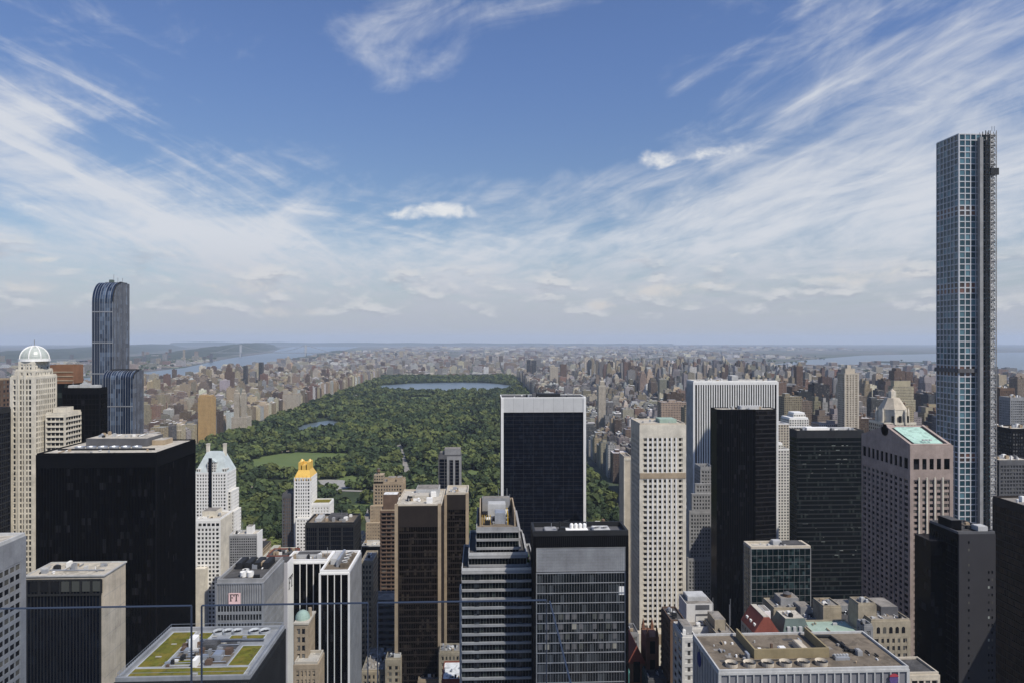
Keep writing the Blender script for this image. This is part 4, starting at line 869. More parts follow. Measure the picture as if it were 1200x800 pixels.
m.build('loggia_column', P['tan'], t.e); MB().box(b2[0] + 6, b2[0] + 22.5, b2[2] - .42, b2[2] - .37, b2[5] - 8, b2[5] - .8).build('loggia', P['tan'], t.e)
t = T('narrow_pale_building', 'very narrow pale building squeezed left of the cream grid tower', 'apartment building', 731.5, 740, 536, 545, 20)
core(t, t.B(), P['beige'], 'wall'); faces(t, t.B(), F(8, 3.6, 0, 0, .3, .2, P['cream'], corner=.8, top=2), 'S'); roof(t, t.B(), P['roof'], P['beige'])

t = T('white_striped_tower', 'large white marble tower of thin vertical piers behind the black tower', 'skyscraper', 813, 911, 447, 720, 24); w, l = t.w / 2, t.l / 2
core(t, t.B(), P['g_black'], 'curtain_wall', 1.4, 3.7); faces(t, t.B(), F(2.63, 3.7, 1.22, 0, .95, .2, P['marble'], corner=1.3, top=3.0), 'SE', 'marble_pier'); faces(t, t.B(), F(2.63, 3.7, 1.5, 0, .8, .2, P['lgrey'], corner=1.3, top=3.0), 'W', 'shaded_marble_pier')  # west piers in a greyer stone: their shade is put into the colour
MB().box(-w + 26.6, -w + 29.8, -l - .6, -l - .02, 40, t.h - 3.1).build('dark_bay', P['g_black'], t.e)
roof(t, t.B(), P['roofb'], P['marble'], 1.2, 1.); penth(t, -2, 5, -6, 6, t.h + .13, 6, P['lgrey'], P['roofw']); clutter(t, -40, 40, -12, 10, t.h + .13, 10, 81, 3)
t = T('black_serrated_tower', 'black bronze glass tower with a folded front before the white striped tower', 'skyscraper', 841, 912, 480, 540, 16); w, l = t.w / 2, t.l / 2
xm = t.x(884)
m = MB(); prof = [(-w, -l + 2.2), (-w + 3.2, -l), (xm, -l), (xm + .4, -l - 1.5), (w - 1.5, -l + 1.2), (w, -l + 4), (w, l), (-w, l)]
for i in range(len(prof)):
    p, q = prof[i], prof[(i + 1) % len(prof)]; L_ = math.hypot(q[0] - p[0], q[1] - p[1]); o = i * 60; mi = 1 if i in (3, 4) else 0
    m.face([(*p, 0), (*q, 0), (*q, t.h), (*p, t.h)], mi, [(o, 0), (o + round(L_ / 1.5), 0), (o + round(L_ / 1.5), 56), (o, 56)])
m.face([(*p, t.h) for p in prof], 2); m.build('curtain_wall', [P['g_black'], curtain('black_banded_glass', (.004, .004, .005), (.012, .012, .014), .2, .2, .8, rows=((.022, .021, .021), .74)), P['roofl']], t.e)
rm = MB()
for i in range(len(prof)): p, q = prof[i], prof[(i + 1) % len(prof)]; rm.tube((*p, t.h + .3), (*q, t.h + .3), .4, 5)
rm.build('parapet', P['black'], t.e); fl = MB()
for k in range(14): x = -w + 4 + k * (xm + w - 4) / 14; fl.box(x - .12, x + .12, -l - .4, -l - .01, 0, t.h - .2)
fl.build('mullion_grid', P['black'], t.e); clutter(t, -w + 6, w - 6, -l + 3, l - 4, t.h + .05, 12, 83, 2.6); unit(t, -4, 14, -2, 4, t.h, 2.4, P['lgrey']); RECTS.append((t.X0, t.X1, 537, 572))
t = T('stepped_grey_tower', 'old grey stone tower stepping up beside the white striped tower', 'office building', 821, 836.5, 549, 640, 18); w, l = t.w / 2, t.l / 2
GS = F(2.6, 3.4, 1.3, 1.5, .35, .25, P['grey'], P['pane'], corner=1.1, top=1.2)
core(t, t.B(), P['f_grey']); faces(t, t.B(), GS, 'SW'); roof(t, t.B(), P['roofd'], P['grey'], 2.2)
for i, (a, y, d) in enumerate(((815, 566, -2), (811, 578, -5), (808, 600, -8), (806, 655, -12))):
    b2 = t.bx(a, 837, None, y, d, 15 - i * 2.5); b2 = (*b2[:3], -l + (0 if i == 0 else (-2, -5, -8)[i - 1]) - .02, *b2[4:]); core(t, b2, P['f_grey'], 'setback_wall', 2.6, 3.4); faces(t, b2, F(2.6, 3.4, 1.3, 1.5, .35, .25, P['grey'], P['pane'], corner=1.1, top=1.4), 'SW'); roof(t, b2, P['roofd'], P['grey'], 1.4, .3) if i > 1 else None
for k in range(4): MB().ring(-w + 1.5 + k * 2.6, -l + 1, t.h, t.h + 4, .6, .1, 6).build('finial', P['lgrey'], t.e)

t = T('teal_glass_office', 'mid height teal glass block with a beige roof standing below the black tower', 'office building', 880, 950, 642, 380, 11); w, l = t.w / 2, t.l / 2
core(t, t.B(), P['g_teal'], 'curtain_wall', 1.6, 1.9); faces(t, t.B(), F(3.1, 3.8, .09, .12, .16, .12, P['grey'], corner=.25, top=.3), 'SW', 'mullion_grid'); roof(t, t.B(), P['roofl'], P['beige'], 1.2, 1.4)
penth(t, 2, w - 3, -3, 4, t.h + .14, 1.6, P['dgrey'], P['roofd']); unit(t, -2, 3, 0, 4, t.h + .14, 2.2, P['lgrey']); clutter(t, -12, 12, -5, 4, t.h + .14, 9, 85, 2)
t = T('dark_green_tower', 'dark green glass tower with scattered lit windows beside the gabled granite tower', 'skyscraper', 934, 1012, 505, 560, 14); w, l = t.w / 2, t.l / 2
core(t, t.B(), P['g_green'], 'curtain_wall', 1.6, 3.8); faces(t, t.B(), F(1.6, 3.8, 0, .9, .1, .16, P['dmetal'], corner=0, top=5), 'SW', 'floor_band'); roof(t, t.B(), P['roofl'], P['dmetal'], 1., .8)
z = t.h + .13; unit(t, -18, 2, -3, 4, z, 2.2, P['white']); unit(t, 4, 22, -2, 4, z, 1.8, P['lgrey']); clutter(t, -24, 24, -5, 3, z, 16, 87, 2.4)
lit = pane('lit_toned_glass', (.3, .33, .3), (.55, .55, .48), .5)  # pale base colour stands in for light behind the glass
q = random.Random(9)
for k in range(46): x, zz_ = q.uniform(-w + 2, w - 4), t.h - 12 - 3.8 * q.randint(0, 26); MB().box(x, x + q.choice([.8, 1.6, 3.2]), -l - .13, -l - .07, zz_ - .5, zz_ + .3).build('window_blind', lit, t.e)  # lit windows drawn as pale strips, not hung blinds

# --- granite tower with the notched gable
t = T('notched_gable_tower', 'pink granite tower with a round notch in its gable and green roof glazing', 'skyscraper', 1067, 1115, 521, 430, 56); w, l = t.w / 2, t.l / 2
t.h = ZZ(521, 1067, 430); zr = ZZ(498.5, 1037, 458); ze = t.h - .2
core(t, (-w, w, -l, l, 0, ze), P['f_granite'], 'wall', 3, 3.7)
nr = 4.2; arc = [(nr * math.sin(a) , zr - 2.6 - nr * math.cos(a)) for a in [math.pi * (.86 - 1.72 * k / 14) for k in range(15)]]
hw_ = arc[0][0]; sl = (zr - ze) / l
prof = [(-l, ze), (l, ze), (abs(hw_), zr - abs(hw_) * sl)] + arc + [(-abs(hw_), zr - abs(hw_) * sl)]
MB().prism(prof, 'x', -w - .35, -w + 5).build('notched_gable', P['granite'], t.e)
MB().prism([(-l, ze), (l, ze), (0, zr)], 'x', -w + 5.02, w).build('gable_roof', P['granite'], t.e)
def onroof(x0, x1, u0, u1, o0, o1, m, name):      # a slab lying on the south slope; u from eave (0) to ridge (1)
    n = Vector((0, -sl, 1)).normalized(); pt = lambda x, u, o: tuple(Vector((x, -l + u * l, ze + u * (zr - ze))) + n * o)
    k = MB(); c = [pt(x, u, o) for o in (o0, o1) for x, u in ((x0, u0), (x1, u0), (x1, u1), (x0, u1))]
    for f in ((4, 5, 6, 7), (0, 1, 5, 4), (1, 2, 6, 5), (2, 3, 7, 6), (3, 0, 4, 7)): k.face([c[i] for i in f])
    return k.build(name, m, t.e)
onroof(-w + 1.6, w - 2.0, .05, .92, .05, .25, P['ink'], 'roof_gutter'); onroof(-w + 3.6, w - 4.6, .06, .90, .26, .45, mat('roof_glazing', (.42, .60, .50), .4, var=.12), 'roof_glazing')
onroof(-w - .3, -w + 1.5, 0, 1, .05, .6, P['granite'], 'roof_coping'); onroof(w - 1.9, w, 0, 1, .05, .6, P['granite'], 'roof_coping'); onroof(-w + 1.51, w - 1.91, 0, .045, .05, .5, P['granite'], 'roof_coping')
for k in range(3): unit(t, -4 + k * 2.4, -2.6 + k * 2.4, -l + 2.2, -l + 3.4, ze + 2.6, .8, P['lgrey'])
z1, z2, z3 = t.z(527), t.z(551.5), t.z(541)
def gran(side, nb, pw, cor):
    faces(t, (-w, w, -l, l, z2 + 1, t.z(537) + .0), F((side == 'S' and 2 * w or 2 * l) / nb, 99, pw, 0, .7, .2, P['granite'], corner=cor), side, 'tall_window_pier')
    faces(t, (-w, w, -l, l, 0, z2 - 4), F((side == 'S' and 2 * w or 2 * l) / nb, 3.7, pw, 1.7, .7, .35, P['granite'], P['pane_d'], corner=cor, top=1.5), side)
    Wd, at = side_frame((-w, w, -l, l, 0, 0), side); m = MB(); e_ = .72 if side == 'S' else 0
    for a, c in ((t.z(537) + .01, ze - .01), (z2 - 3.99, z2 + .99)): p, q = at(-e_, -.0), at(Wd + e_, .72); m.box(p[0], q[0], p[1], q[1], a, c)
    m.build('plain_band', P['granite'], t.e)
    p, q = at(cor, .02), at(Wd - cor, .1); MB().box(p[0], q[0], p[1], q[1], z2 + 1, t.z(537)).build('tall_glazing', P['g_black'], t.e)
gran('S', 6, 2.0, 1.6); gran('W', 11, 2.2, 1.6)
pm = MB()
for k in range(4): x = t.x(1076 + k * 9.3); pm.box(x - .45, x + .45, -l - 1.1, -l - .71, 0, z2 - 4)
pm.build('pilaster', P['cream'], t.e)

# --- the white lattice tower with its construction hoist
t = T('white_lattice_tower', 'very tall slender tower of square windows in a white concrete lattice', 'skyscraper', 1123.5, 1163, 157.5, 540, 27); w, l = t.w / 2, t.l / 2
core(t, t.B(), mat('dark_interior', (.012, .03, .04), .3), 'glass_core')
secs = [157.5, 241, 253, 331, 344, 428, 441, 530, 541, 640]
zs = [t.z(y) for y in secs]; conc = mat('white_lattice_concrete', (.50, .51, .53), .7, var=.08)
for k in range(len(zs) - 1):
    a, c = zs[k + 1], zs[k]
    if k % 2 == 0: faces(t, (-w, w, -l, l, a, c), F((2 * w - 1.2) / 6, 4.75, .70, .80, .5, .45, conc, P['pane_t'], corner=.6, top=0), 'SW', 'lattice_frame')
    else: faces(t, (-w, w, -l, l, a, c), F((2 * w - 1.2) / 6, 4.5, 1.15, 1.0, .5, .45, conc, pane('open_floor', (.05, .035, .03), (.16, .08, .06), .5), corner=.6, top=0), 'SW', 'open_floor_frame')
faces(t, (-w, w, -l, l, 0, zs[-1]), F((2 * w - 1.2) / 6, 4.75, 1.05, 1.15, .55, .5, conc, corner=.6), 'SW', 'lattice_frame')
roof(t, t.B(), P['roofd'], conc, .6)
MB().box(-w - 1.6, w - 9, -l - 1.8, -l - .8, t.z(436), t.z(431.5)).box(-w - 1.8, -w - .8, -l - .8, l + .5, t.z(436), t.z(431.5)).build('work_platform', P['dgrey'], t.e)
h = T('construction_hoist', 'dark steel hoist mast climbing the right side of the white lattice tower', 'hoist', 1149, 1169, 153, 534, 4.4, reserve=False); hw2 = h.w / 2; ht = h.h
m1 = MB().box(-hw2 + .6, -hw2 + 3.4, -.9, 2.2, 0, ht - 5); m1.build('hoist_back_panel', P['grey'], h.e)
for k, (a, c) in enumerate(((-hw2 + 4.6, -hw2 + 7.2), (hw2 - 5.6, hw2 - .6))):
    m = MB()
    for x in (a, c):
        for y in (-1.8, 1.4): m.box(x - .22, x + .22, y - .22, y + .22, 0, ht)
    n = int(ht / 3.9)
    for j in range(n):
        z0_ = j * 3.9; m.box(a, c, -1.9, -1.7, z0_, z0_ + .5); m.box(a, c, 1.3, 1.5, z0_, z0_ + .5); m.tube((a, -1.8, z0_ + .3), (c, -1.8, z0_ + 3.9), .16, 4)
        if j % 2: m.box(a - .1, c + .1, -2.0, 1.6, z0_ + 1.5, z0_ + 1.75)
    m.build('hoist_mast', P['hoist'] if k else P['dmetal'], h.e)
fl = MB()
for j in range(int(ht / 3.9)): fl.box(hw2 - 5.2, hw2 - 1., -1.2, 1.2, j * 3.9 + .4, j * 3.9 + 2.9)
fl.build('hoist_landing', P['lgrey'], h.e); MB().box(hw2 - 6, hw2 + .8, -2.8, -1.95, h.z(205), h.z(197)).build('hoist_cab', P['dmetal'], h.e); poles(h, [(-hw2 + 1, 0, ht - 5), (hw2 - 3, 0, ht), (hw2 - 1, 0, ht)], 4, .2)

# --- right edge
t = T('ornate_domed_tower', 'old cream stone tower with an octagonal crown and lantern behind the gabled tower', 'hotel', 1036, 1074, 497, 640, 26); w = t.w / 2
core(t, t.B(), P['f_beige']); roof(t, t.B(), P['roofl'], P['cream'], 2)
MB().ring(0, 0, t.h, t.z(480), w * .82, w * .78, 8, a0=.39).build('octagon_wall', P['cream'], t.e); MB().ring(0, 0, t.z(480), t.z(467), w * .80, w * .40, 8, a0=.39).build('octagon_roof', P['beige'], t.e)
MB().box(-2.4, 2.4, -2.4, 2.4, t.z(467), t.z(459)).build('lantern', P['cream'], t.e); MB().ring(0, 0, t.z(459), t.z(456), 2.6, .3, 8).build('lantern_roof', P['beige'], t.e)
for k in range(8):
    a = k * math.pi / 4 + .39; x, y = w * .86 * math.cos(a), w * .86 * math.sin(a); MB().ring(x, y, t.h, t.z(483), 1.6, 1.2, 6).ring(x, y, t.z(483), t.z(478), 1.3, .1, 6).build('corner_turret', P['cream'], t.e)
for k in range(3): x = (k - 1) * w * .45; MB().box(x - 1.3, x + 1.3, -w * .83, -w * .78, t.h + 2, t.z(487)).build('arched_window', P['pane_d'], t.e)
t = T('slim_beige_tower', 'tall thin beige tower topping the skyline left of the white lattice tower', 'apartment tower', 990, 1006, 437, 1000, 20); w, l = t.w / 2, t.l / 2
core(t, t.B(), P['f_tan'], 'wall', 2.6, 3.3); faces(t, t.B(), F(4.6, 3.4, 2.2, 1.3, .6, .5, P['beige'], corner=2, top=2), 'SW'); penth(t, -w + 3, w - 3, -6, 6, t.h, 7, P['beige']); penth(t, -3, 3, -3, 3, t.h + 7.1, 5, P['beige'])
t = T('blank_grey_tower', 'dark tower with a blank grey front wall of few small windows at the right', 'office building', 1123, 1166, 625, 330, 22); w, l = t.w / 2, t.l / 2
core(t, t.B(), P['g_black'], 'curtain_wall', 1.8, 3.7); MB().box(-w, w, -l - .5, -l - .02, 0, t.h).build('front_wall', mat('grey_brick', (.036, .035, .039), var=.1), t.e)
faces(t, t.B(), F(1.8, 3.7, .2, .5, .2, .15, P['black'], corner=.5, top=3), 'W', 'mullion_grid')
for k in range(22):
    z = t.h - 4 - k * 3.75; MB().box(-w + 4.6, -w + 5.4, -l - .56, -l - .51, z - .6, z + .6).build('window', P['pane_d'], t.e)
    if k > 3: MB().box(w - 4.0, w - 3.2, -l - .56, -l - .51, z - .6, z + .6).build('window', lit if k in (6, 10, 13) else P['pane_d'], t.e); MB().box(w - 2.2, w - 1.4, -l - .56, -l - .51, z - .6, z + .6).build('window', P['pane_d'], t.e)
roof(t, t.B(), P['roofd'], P['dgrey'], 1.2); penth(t, -w - .0 + .6, -w + 6, -5, 5, t.h + .13, 5, P['black'], P['roofd']); unit(t, 3, 8, -8, -3, t.h + .13, 2.5, P['lgrey']); clutter(t, -2, 9, -9, 8, t.h + .13, 12, 91, 2.5)
b2 = (-w - 8, -w - .02, -2, l, 0, t.h - 6); core(t, b2, P['g_black'], 'rear_wall', 1.8, 3.7); 
RECTS.append((PX(1123, 330) - 12, PX(1166, 330), 328, 354))
e = T('brown_glass_tower', 'dark brown glass office tower cut by the right edge', 'office building', 1300, 1400, 600, 200, 120, reserve=False)
e.e.location = (302, 308, 0); e.w, e.l, e.h = 36., 124., EYE - 185 * DEP(1163, 370) / 800; RECTS.append((282, 322, 244, 372))
core(e, e.B(), curtain('brown_glass', (.022, .014, .010), (.07, .045, .032), .25, .2, .4), 'curtain_wall', 1.6, 3.7); faces(e, e.B(), F(1.6, 3.7, .2, .9, .15, .25, P['bronze'], corner=.6, top=3), 'WN', 'floor_band'); roof(e, e.B(), P['roof'], P['bronze'], 1.2); clutter(e, -15, 15, -50, 55, e.h + .15, 22, 93, 4)
for nm, lb, a, c, y, Y, L, wl, fm in (('office_building', 'dark banded office block right of the lattice tower hoist', 1171, 1212, 540, 600, 25, 'f_dark', 'dgrey'), ('apartment_tower', 'brown apartment tower right of the hoist with a beige box before it', 1172, 1189, 455, 1050, 22, 'f_brown', 'brown'), ('apartment_tower', 'grey slab tower with a pale lit roof edge right of the hoist', 1184, 1206, 466, 900, 20, 'f_grey', 'grey'), ('office_building', 'beige blank topped block just right of the hoist base', 1172, 1183, 502, 700, 16, 'f_beige', 'beige'), ('office_building', 'black square office block behind the dark banded one at the right edge', 1186, 1230, 503, 680, 30, 'f_dark', 'black')):
    t = T(nm, lb, nm.replace('_', ' '), a, c, y, Y, L); core(t, t.B(), P[wl], 'wall', 2.8, 3.4); faces(t, t.B(), F(2.8, 3.4, .8, 1.3, .3, .35, P[fm], corner=1, top=3), 'SW'); roof(t, t.B(), P['roofl'], P[fm]); clutter(t, -t.w / 2 + 2, t.w / 2 - 4, -6, 5, t.h + .1, 8, 95, 4)

# --- bottom right roof with the fans
t = T('flat_roof_office', 'grey metal clad office block with a wide brown flat roof and six round fans', 'office building', 843, 1063.5, 785, 220, 27); w, l = t.w / 2, t.l / 2
core(t, t.B(), mat('clad_panel', (.20, .20, .215), .5, var=.1), 'wall', 3, 3.8); faces(t, t.B(), F(2.75, 60, .42, 0, .45, .2, P['lgrey'], corner=.5, top=.8), 'SWE', 'fin_frame'); roof(t, t.B(), P['roofb'], P['lgrey'], .9, .5, over=.3); z = t.h + .13
for k in range(6): fan(t, -w + 5.4 + k * 6.1, -l + 3.8, z, 2.0, P['beige'], 1.3)
q = MB().box(-w + 15, -w + 41, -l + 8.5, -l + 9.1, z, z + 3.2).box(-w + 15, -w + 15.6, -l + 9.1, l - 1.5, z, z + 3.2).box(-w + 40.4, -w + 41, -l + 9.1, l - 1.5, z, z + 3.2); q.build('screen_wall', mat('ochre_wall', (.26, .21, .12), var=.25), t.e)
for a, c, d, f, hh, m in ((17.5, 18.6, 11, 12.1, 2.2, 'white'), (21.5, 22.6, 12, 13, 1.4, 'white'), (25.5, 28, 12.5, 14.5, 1.5, 'white'), (32.5, 35, 11, 18, 2.0, 'beige'), (23.5, 24.2, 15, 15.7, 2., 'brown'), (12.5, 13.3, 8, 10.8, 1.8, 'steel'), (8.8, 9.5, 20, 20.6, .7, 'white'), (42, 47, 6.2, 8.6, .9, 'steel'), (10.8, 11.6, 7.2, 8., 1., 'grey')): unit(t, -w + a, -w + c, -l + d, -l + f, z, hh, P[m])
for k in range(5): MB().ring(-w + 42.4 + k * 1.05, -l + 7.4, z + 1.1, z + 1.6, .45, .45, 8).build('condenser', P['lgrey'], t.e)
MB().tube((-w + 42.5, l - 3, z + .7), (-w + 49, l - 3.5, z + .7), .5, 8).tube((-w + 49, l - 3.5, z + .7), (-w + 50, l - 15, z + .7), .5, 8).tube((-w + 50, l - 15, z + .7), (-w + 52.5, l - 16, z + .7), .6, 8).build('duct', P['dmetal'], t.e)
unit(t, -w + 51.3, -w + 53, l - 18, l - 15.6, z, 1.6, P['grey']); clutter(t, -w + 17, -w + 39, -l + 10, l - 3, z, 8, 97, 1.2)
q_ = random.Random(32)
for k in range(3): y_ = -l + 6 + k * .5; MB().tube((-w + 3 + k * 4, y_, z + .3), (-w + 16 + k * 9, y_ + .3, z + .3), .10, 6).build('pipe', P['dmetal'], t.e)
clutter(t, -w + 2, -w + 14, -l + 6, l - 2, z, 9, 131, .9); clutter(t, -w + 42, w - 3, -l + 3, l - 8, z, 12, 132, 1.1)
for k in range(10): a = q_.uniform(-w + 1.5, w - 5); c = q_.uniform(-l + 6, l - 4); MB().box(a, a + q_.uniform(1.5, 4), c, c + q_.uniform(1, 2.5), z + .003 + k * .002, z + .03 + k * .002).build('roof_patch', q_.choice([P['roofd'], P['roof'], P['roofb']]), t.e)
x = t.x(1046); m = MB()
for a0, r_, mt in ((0, 0, 0),): pass
sgn = MB().prism([(x + 1.5 * math.cos(a), t.h - 3.2 + 1.5 * math.sin(a)) for a in [2 * math.pi * k / 20 for k in range(20)]], 'y', -l - .78, -l - .5).build('emblem_disc', P['purple'], t.e)
MB().prism([(x + 1.5 * math.cos(a), t.h - 2.2 + 1.0 * math.sin(a)) for a in [math.pi * k / 10 for k in range(11)]], 'y', -l - .9, -l - .785).build('emblem_cap', P['signred'], sgn)
yl = -l + 19
MB().prism([(yl + 1.9 * math.cos(a), t.h - 4.6 + 2.6 * math.sin(a)) for a in [2 * math.pi * k / 20 for k in range(20)]], 'x', -w - .75, -w - .5).build('emblem_disc', P['blue'], t.e)
t = T('low_dark_roof_building', 'low beige block with a dark tar roof right of the brown flat roof', 'office building', 1066, 1100, 790, 238, 12); core(t, t.B(), P['f_beige']); faces(t, t.B(), F(2.6, 3.4, .6, 1.4, .3, .4, P['beige'], P['pane_d'], corner=.6, top=1.2), 'S'); roof(t, t.B(), P['roofd'], P['beige'], .9)

# --- the old roofs between the towers, right of centre
def old(name, label, cat, pxl, pxr, y, Y, L, wall, trim, deck='roof', bay=2.6, pn='pane', top=1.4, seed=0, n=8, sides='SW', tk=False, ph=None, corner=.9):
    AG = {'beige': 'aged', 'cream': 'aged', 'f_beige': 'f_aged', 'roofl': 'roof', 'roofw': 'roofl' if 'bright' not in label else 'roofw', 'lgrey': 'grey', 'f_white': 'f_pale', 'white': 'pale'}; wall, trim, deck = (AG.get(v, v) for v in (wall, trim, deck))
    if ph: ph = tuple(AG.get(v, v) if isinstance(v, str) else v for v in ph)
    t = T(name, label, cat, pxl, pxr, y, Y, L); core(t, t.B(), P[wall], 'wall', bay, 3.4)
    faces(t, t.B(), F(bay, 3.5, bay * .5, 1.5, .3, .22, P[trim], P[pn], corner=corner, top=top), sides); roof(t, t.B(), P[deck], P[trim], .9, .35)
    w, l = t.w / 2, t.l / 2
    if n: clutter(t, -w + .6, w - 2.4, -l + .6, l - 2.4, t.h + .13, n, seed or int(pxl), 2.2); clutter(t, -w + .6, w - 1.6, -l + .6, l - 1.6, t.h + .13, n, 7 + int(pxl), 1.2)
    if ph: penth(t, -w + ph[0] * 2 * w, -w + ph[1] * 2 * w, -l + ph[2] * L, -l + ph[3] * L, t.h + .13, ph[4], P[ph[5] if len(ph) > 5 else trim])
    if tk: tank(t, w * .3, 0, t.h + .13)
    return t
t = old('white_block_building', 'white boxy building with roof plant seen behind the brown flat roof', 'building', 807, 844, 736, 330, 22, 'f_white', 'white', 'roofl', 4.2, n=14, ph=(.08, .95, .35, .95, 9, 'white'))
for k, (a, c, zz_, hh) in enumerate(((-2, 5, 6.2, 2.4), (-2, 5, 3.2, .9))): MB().box(a, c, -t.l / 2 + .35 * 22 - .12, -t.l / 2 + .35 * 22 - .02, t.h + zz_, t.h + zz_ + hh).build('louvre_panel', P['dgrey'], t.e)
unit(t, -5, 5, 0, 8, t.h + 9.3, 2, P['lgrey']); clutter(t, -6, 5, 0, 7, t.h + 9.3, 10, 77, 2)
old('brown_brick_building', 'dark brown brick building with a green cornice right of the cream grid tower', 'building', 786, 803, 728, 312, 16, 'f_brown', 'brown', 'roofd', 2.2, n=6)
old('white_gable_wall_building', 'narrow building with a tall white blank wall beside the brown flat roof', 'building', 800, 815, 746, 285, 14, 'white', 'white', 'roofd', 5, 'pane', n=5, ph=(.2, .9, .2, .8, 3, 'grey'))
t = old('tan_terraced_building', 'small tan stone building stepping down right of the white block', 'building', 840, 862, 744, 318, 18, 'f_tan', 'beige', 'roofl', 2.4, n=7, ph=(.1, .7, .3, .9, 5, 'beige'))
poles(t, [(3, -5, t.h), (6, 2, t.h), (-2, 4, t.h)], 13, .13)
t = T('red_roof_building', 'old grey building with a steep red tiled roof between the roofs', 'building', 884, 912, 741, 322, 16); w, l = t.w / 2, t.l / 2
core(t, t.B(), P['f_grey'], 'wall', 2.4, 3.4); faces(t, t.B(), F(2.6, 3.5, 1.3, 1.6, .3, .2, P['grey'], P['pane'], corner=1, top=1), 'SW')
MB().prism([(-w - .5, t.h), (w + .5, t.h), (w * .25, t.h + 7.5), (-w * .25, t.h + 7.5)], 'y', -l - .4, l).build('red_roof', P['tile'], t.e); MB().box(-w * .25 + .1, w * .25 - .1, -l, l - .3, t.h + 7.52, t.h + 7.8).build('ridge_deck', P['roofl'], t.e)
for k in range(3): MB().box(-w * .9 + .4, -w * .55, -l + 2 + k * 4.6, -l + 4 + k * 4.6, t.h + .6, t.h + 3.4).build('dormer', P['white'], t.e)
penth(t, w * .28, w * .8, -2, 6, t.h + 2, 6, P['white'])
old('water_tank_building', 'beige block with a round water tank standing against the teal glass office', 'building', 907, 941, 713, 360, 14, 'f_beige', 'beige', 'roof', 2.6, n=8, tk=True, ph=(.35, .98, .3, .9, 4, 'grey'))
t = T('mansard_roof_building', 'old stone building with a grey green mansard roof right of the red roof', 'building', 918, 950, 742, 322, 14); w, l = t.w / 2, t.l / 2
core(t, t.B(), P['f_beige'], 'wall', 2.4, 3.4); faces(t, t.B(), F(2.4, 3.5, 1.2, 1.5, .3, .2, P['beige'], P['pane'], corner=.9, top=1), 'SW'); m = MB(); a = [(-w - .3, -l - .3), (w + .3, -l - .3), (w + .3, l), (-w - .3, l)]; q = [(-w + 2, -l + 2.2), (w - 2, -l + 2.2), (w - 2, l - 2), (-w + 2, l - 2)]
for i in range(4): j = (i + 1) % 4; m.face([(*a[i], t.h), (*a[j], t.h), (*q[j], t.h + 6.5), (*q[i], t.h + 6.5)])
m.build('mansard_roof', P['slate'], t.e); MB().face([(*p, t.h + 6.5) for p in q]).build('roof_deck', P['roofl'], t.e)
for k in range(4): MB().box(-w + 2 + k * 2.9, -w + 3.5 + k * 2.9, -l - .1, -l + 1.4, t.h + .7, t.h + 3.2).build('dormer', P['lgrey'], t.e)
clutter(t, -w + 3, w - 5, -l + 3, l - 5, t.h + 6.5, 8, 111, 2)
old('clutter_roof_building', 'grey stone block crowded with roof plant between mansard and tan box', 'building', 940, 966, 726, 352, 14, 'f_grey', 'lgrey', 'roofl', 2.4, n=20, ph=(.1, .6, .3, .9, 5, 'lgrey'))
old('tan_box_building', 'plain tan box topped building rising behind the green roof', 'building', 965, 985, 711, 345, 11, 'tan', 'beige', 'roof', 9, n=6, top=9)
old('green_flat_roof_building', 'low building with a pale green copper flat roof behind the fan roof', 'building', 953, 1008, 742, 315, 14, 'f_beige', 'cream', 'copper', 2.6, n=3)
old('plant_roof_building', 'dark old block with jumbled roof plant left of the arched hotel', 'building', 984, 1012, 722, 365, 16, 'f_brown', 'dgrey', 'roofd', 2.6, n=22, ph=(.2, .9, .3, .9, 4, 'grey'))
t = old('arched_window_hotel', 'ochre stone hotel with a row of arched top windows left of the granite tower', 'hotel', 1021, 1066, 727, 312, 20, 'f_tan', 'beige', 'roofl', 2.7, n=16, corner=1.4, top=7.4, ph=(.45, .9, .3, .9, 4, 'dgrey'))
for k in range(5):
    x = -t.w / 2 + 2.4 + k * 3.0; z = t.h - 5.6
    MB().prism([(x, z), (x + 1.6, z), (x + 1.6, z + 2.2)] + [(x + .8 + .8 * math.cos(a), z + 2.2 + .8 * math.sin(a)) for a in [math.pi * j / 6 for j in range(1, 6)]] + [(x, z + 2.2)], 'y', -t.l / 2 - .42, -t.l / 2 - .36).build('arched_window', P['pane_d'], t.e)
old('tan_stair_tower', 'plain cream stair tower left of the arched window hotel', 'building', 1006, 1026, 708, 318, 8, 'cream', 'cream', 'roofl', 9, n=4, top=12)
old('turret_building', 'narrow dark turreted building in front of the cream stair tower', 'building', 1013, 1022, 733, 305, 6, 'f_grey', 'lgrey', 'roofl', 2.4, n=2)
# brownstone church
t = T('brownstone_church', 'red brown gothic church with a square tower at the foot of the cream tower', 'church', 736, 756, 772, 330, 30); w, l = t.w / 2, t.l / 2; t.h -= 2
brn = mat('brownstone', (.20, .10, .065), var=.3)
core(t, t.B(), brn, 'nave_wall'); MB().prism([(-w - .4, t.h), (w + .4, t.h), (0, t.h + 9)], 'y', -l - .3, l).build('nave_roof', P['tile'], t.e); MB().box(-1.6, 1.6, -l - .35, -l - .25, t.h - 9, t.h + 1).build('church_window', P['pane_d'], t.e)
b2 = (w + .02, t.x(771), -l - 2, -l + 9, 0, ZZ(746, 762, 328)); core(t, b2, brn, 'tower_wall')
for x in (b2[0] + .9, b2[1] - .9):
    for y in (b2[2] + .9, b2[3] - .9): MB().box(x - .7, x + .7, y - .7, y + .7, b2[5] - 3, b2[5] + 2).ring(x, y, b2[5] + 2, b2[5] + 5.5, .7, .05, 6).build('pinnacle', brn, t.e)
for k in range(3): MB().box(b2[0] + 1.9, b2[1] - 1.9, b2[2] - .06, b2[2] + .04, b2[5] - 8 - k * 9, b2[5] - 2 - k * 9).build('belfry_window', P['ink'], t.e)
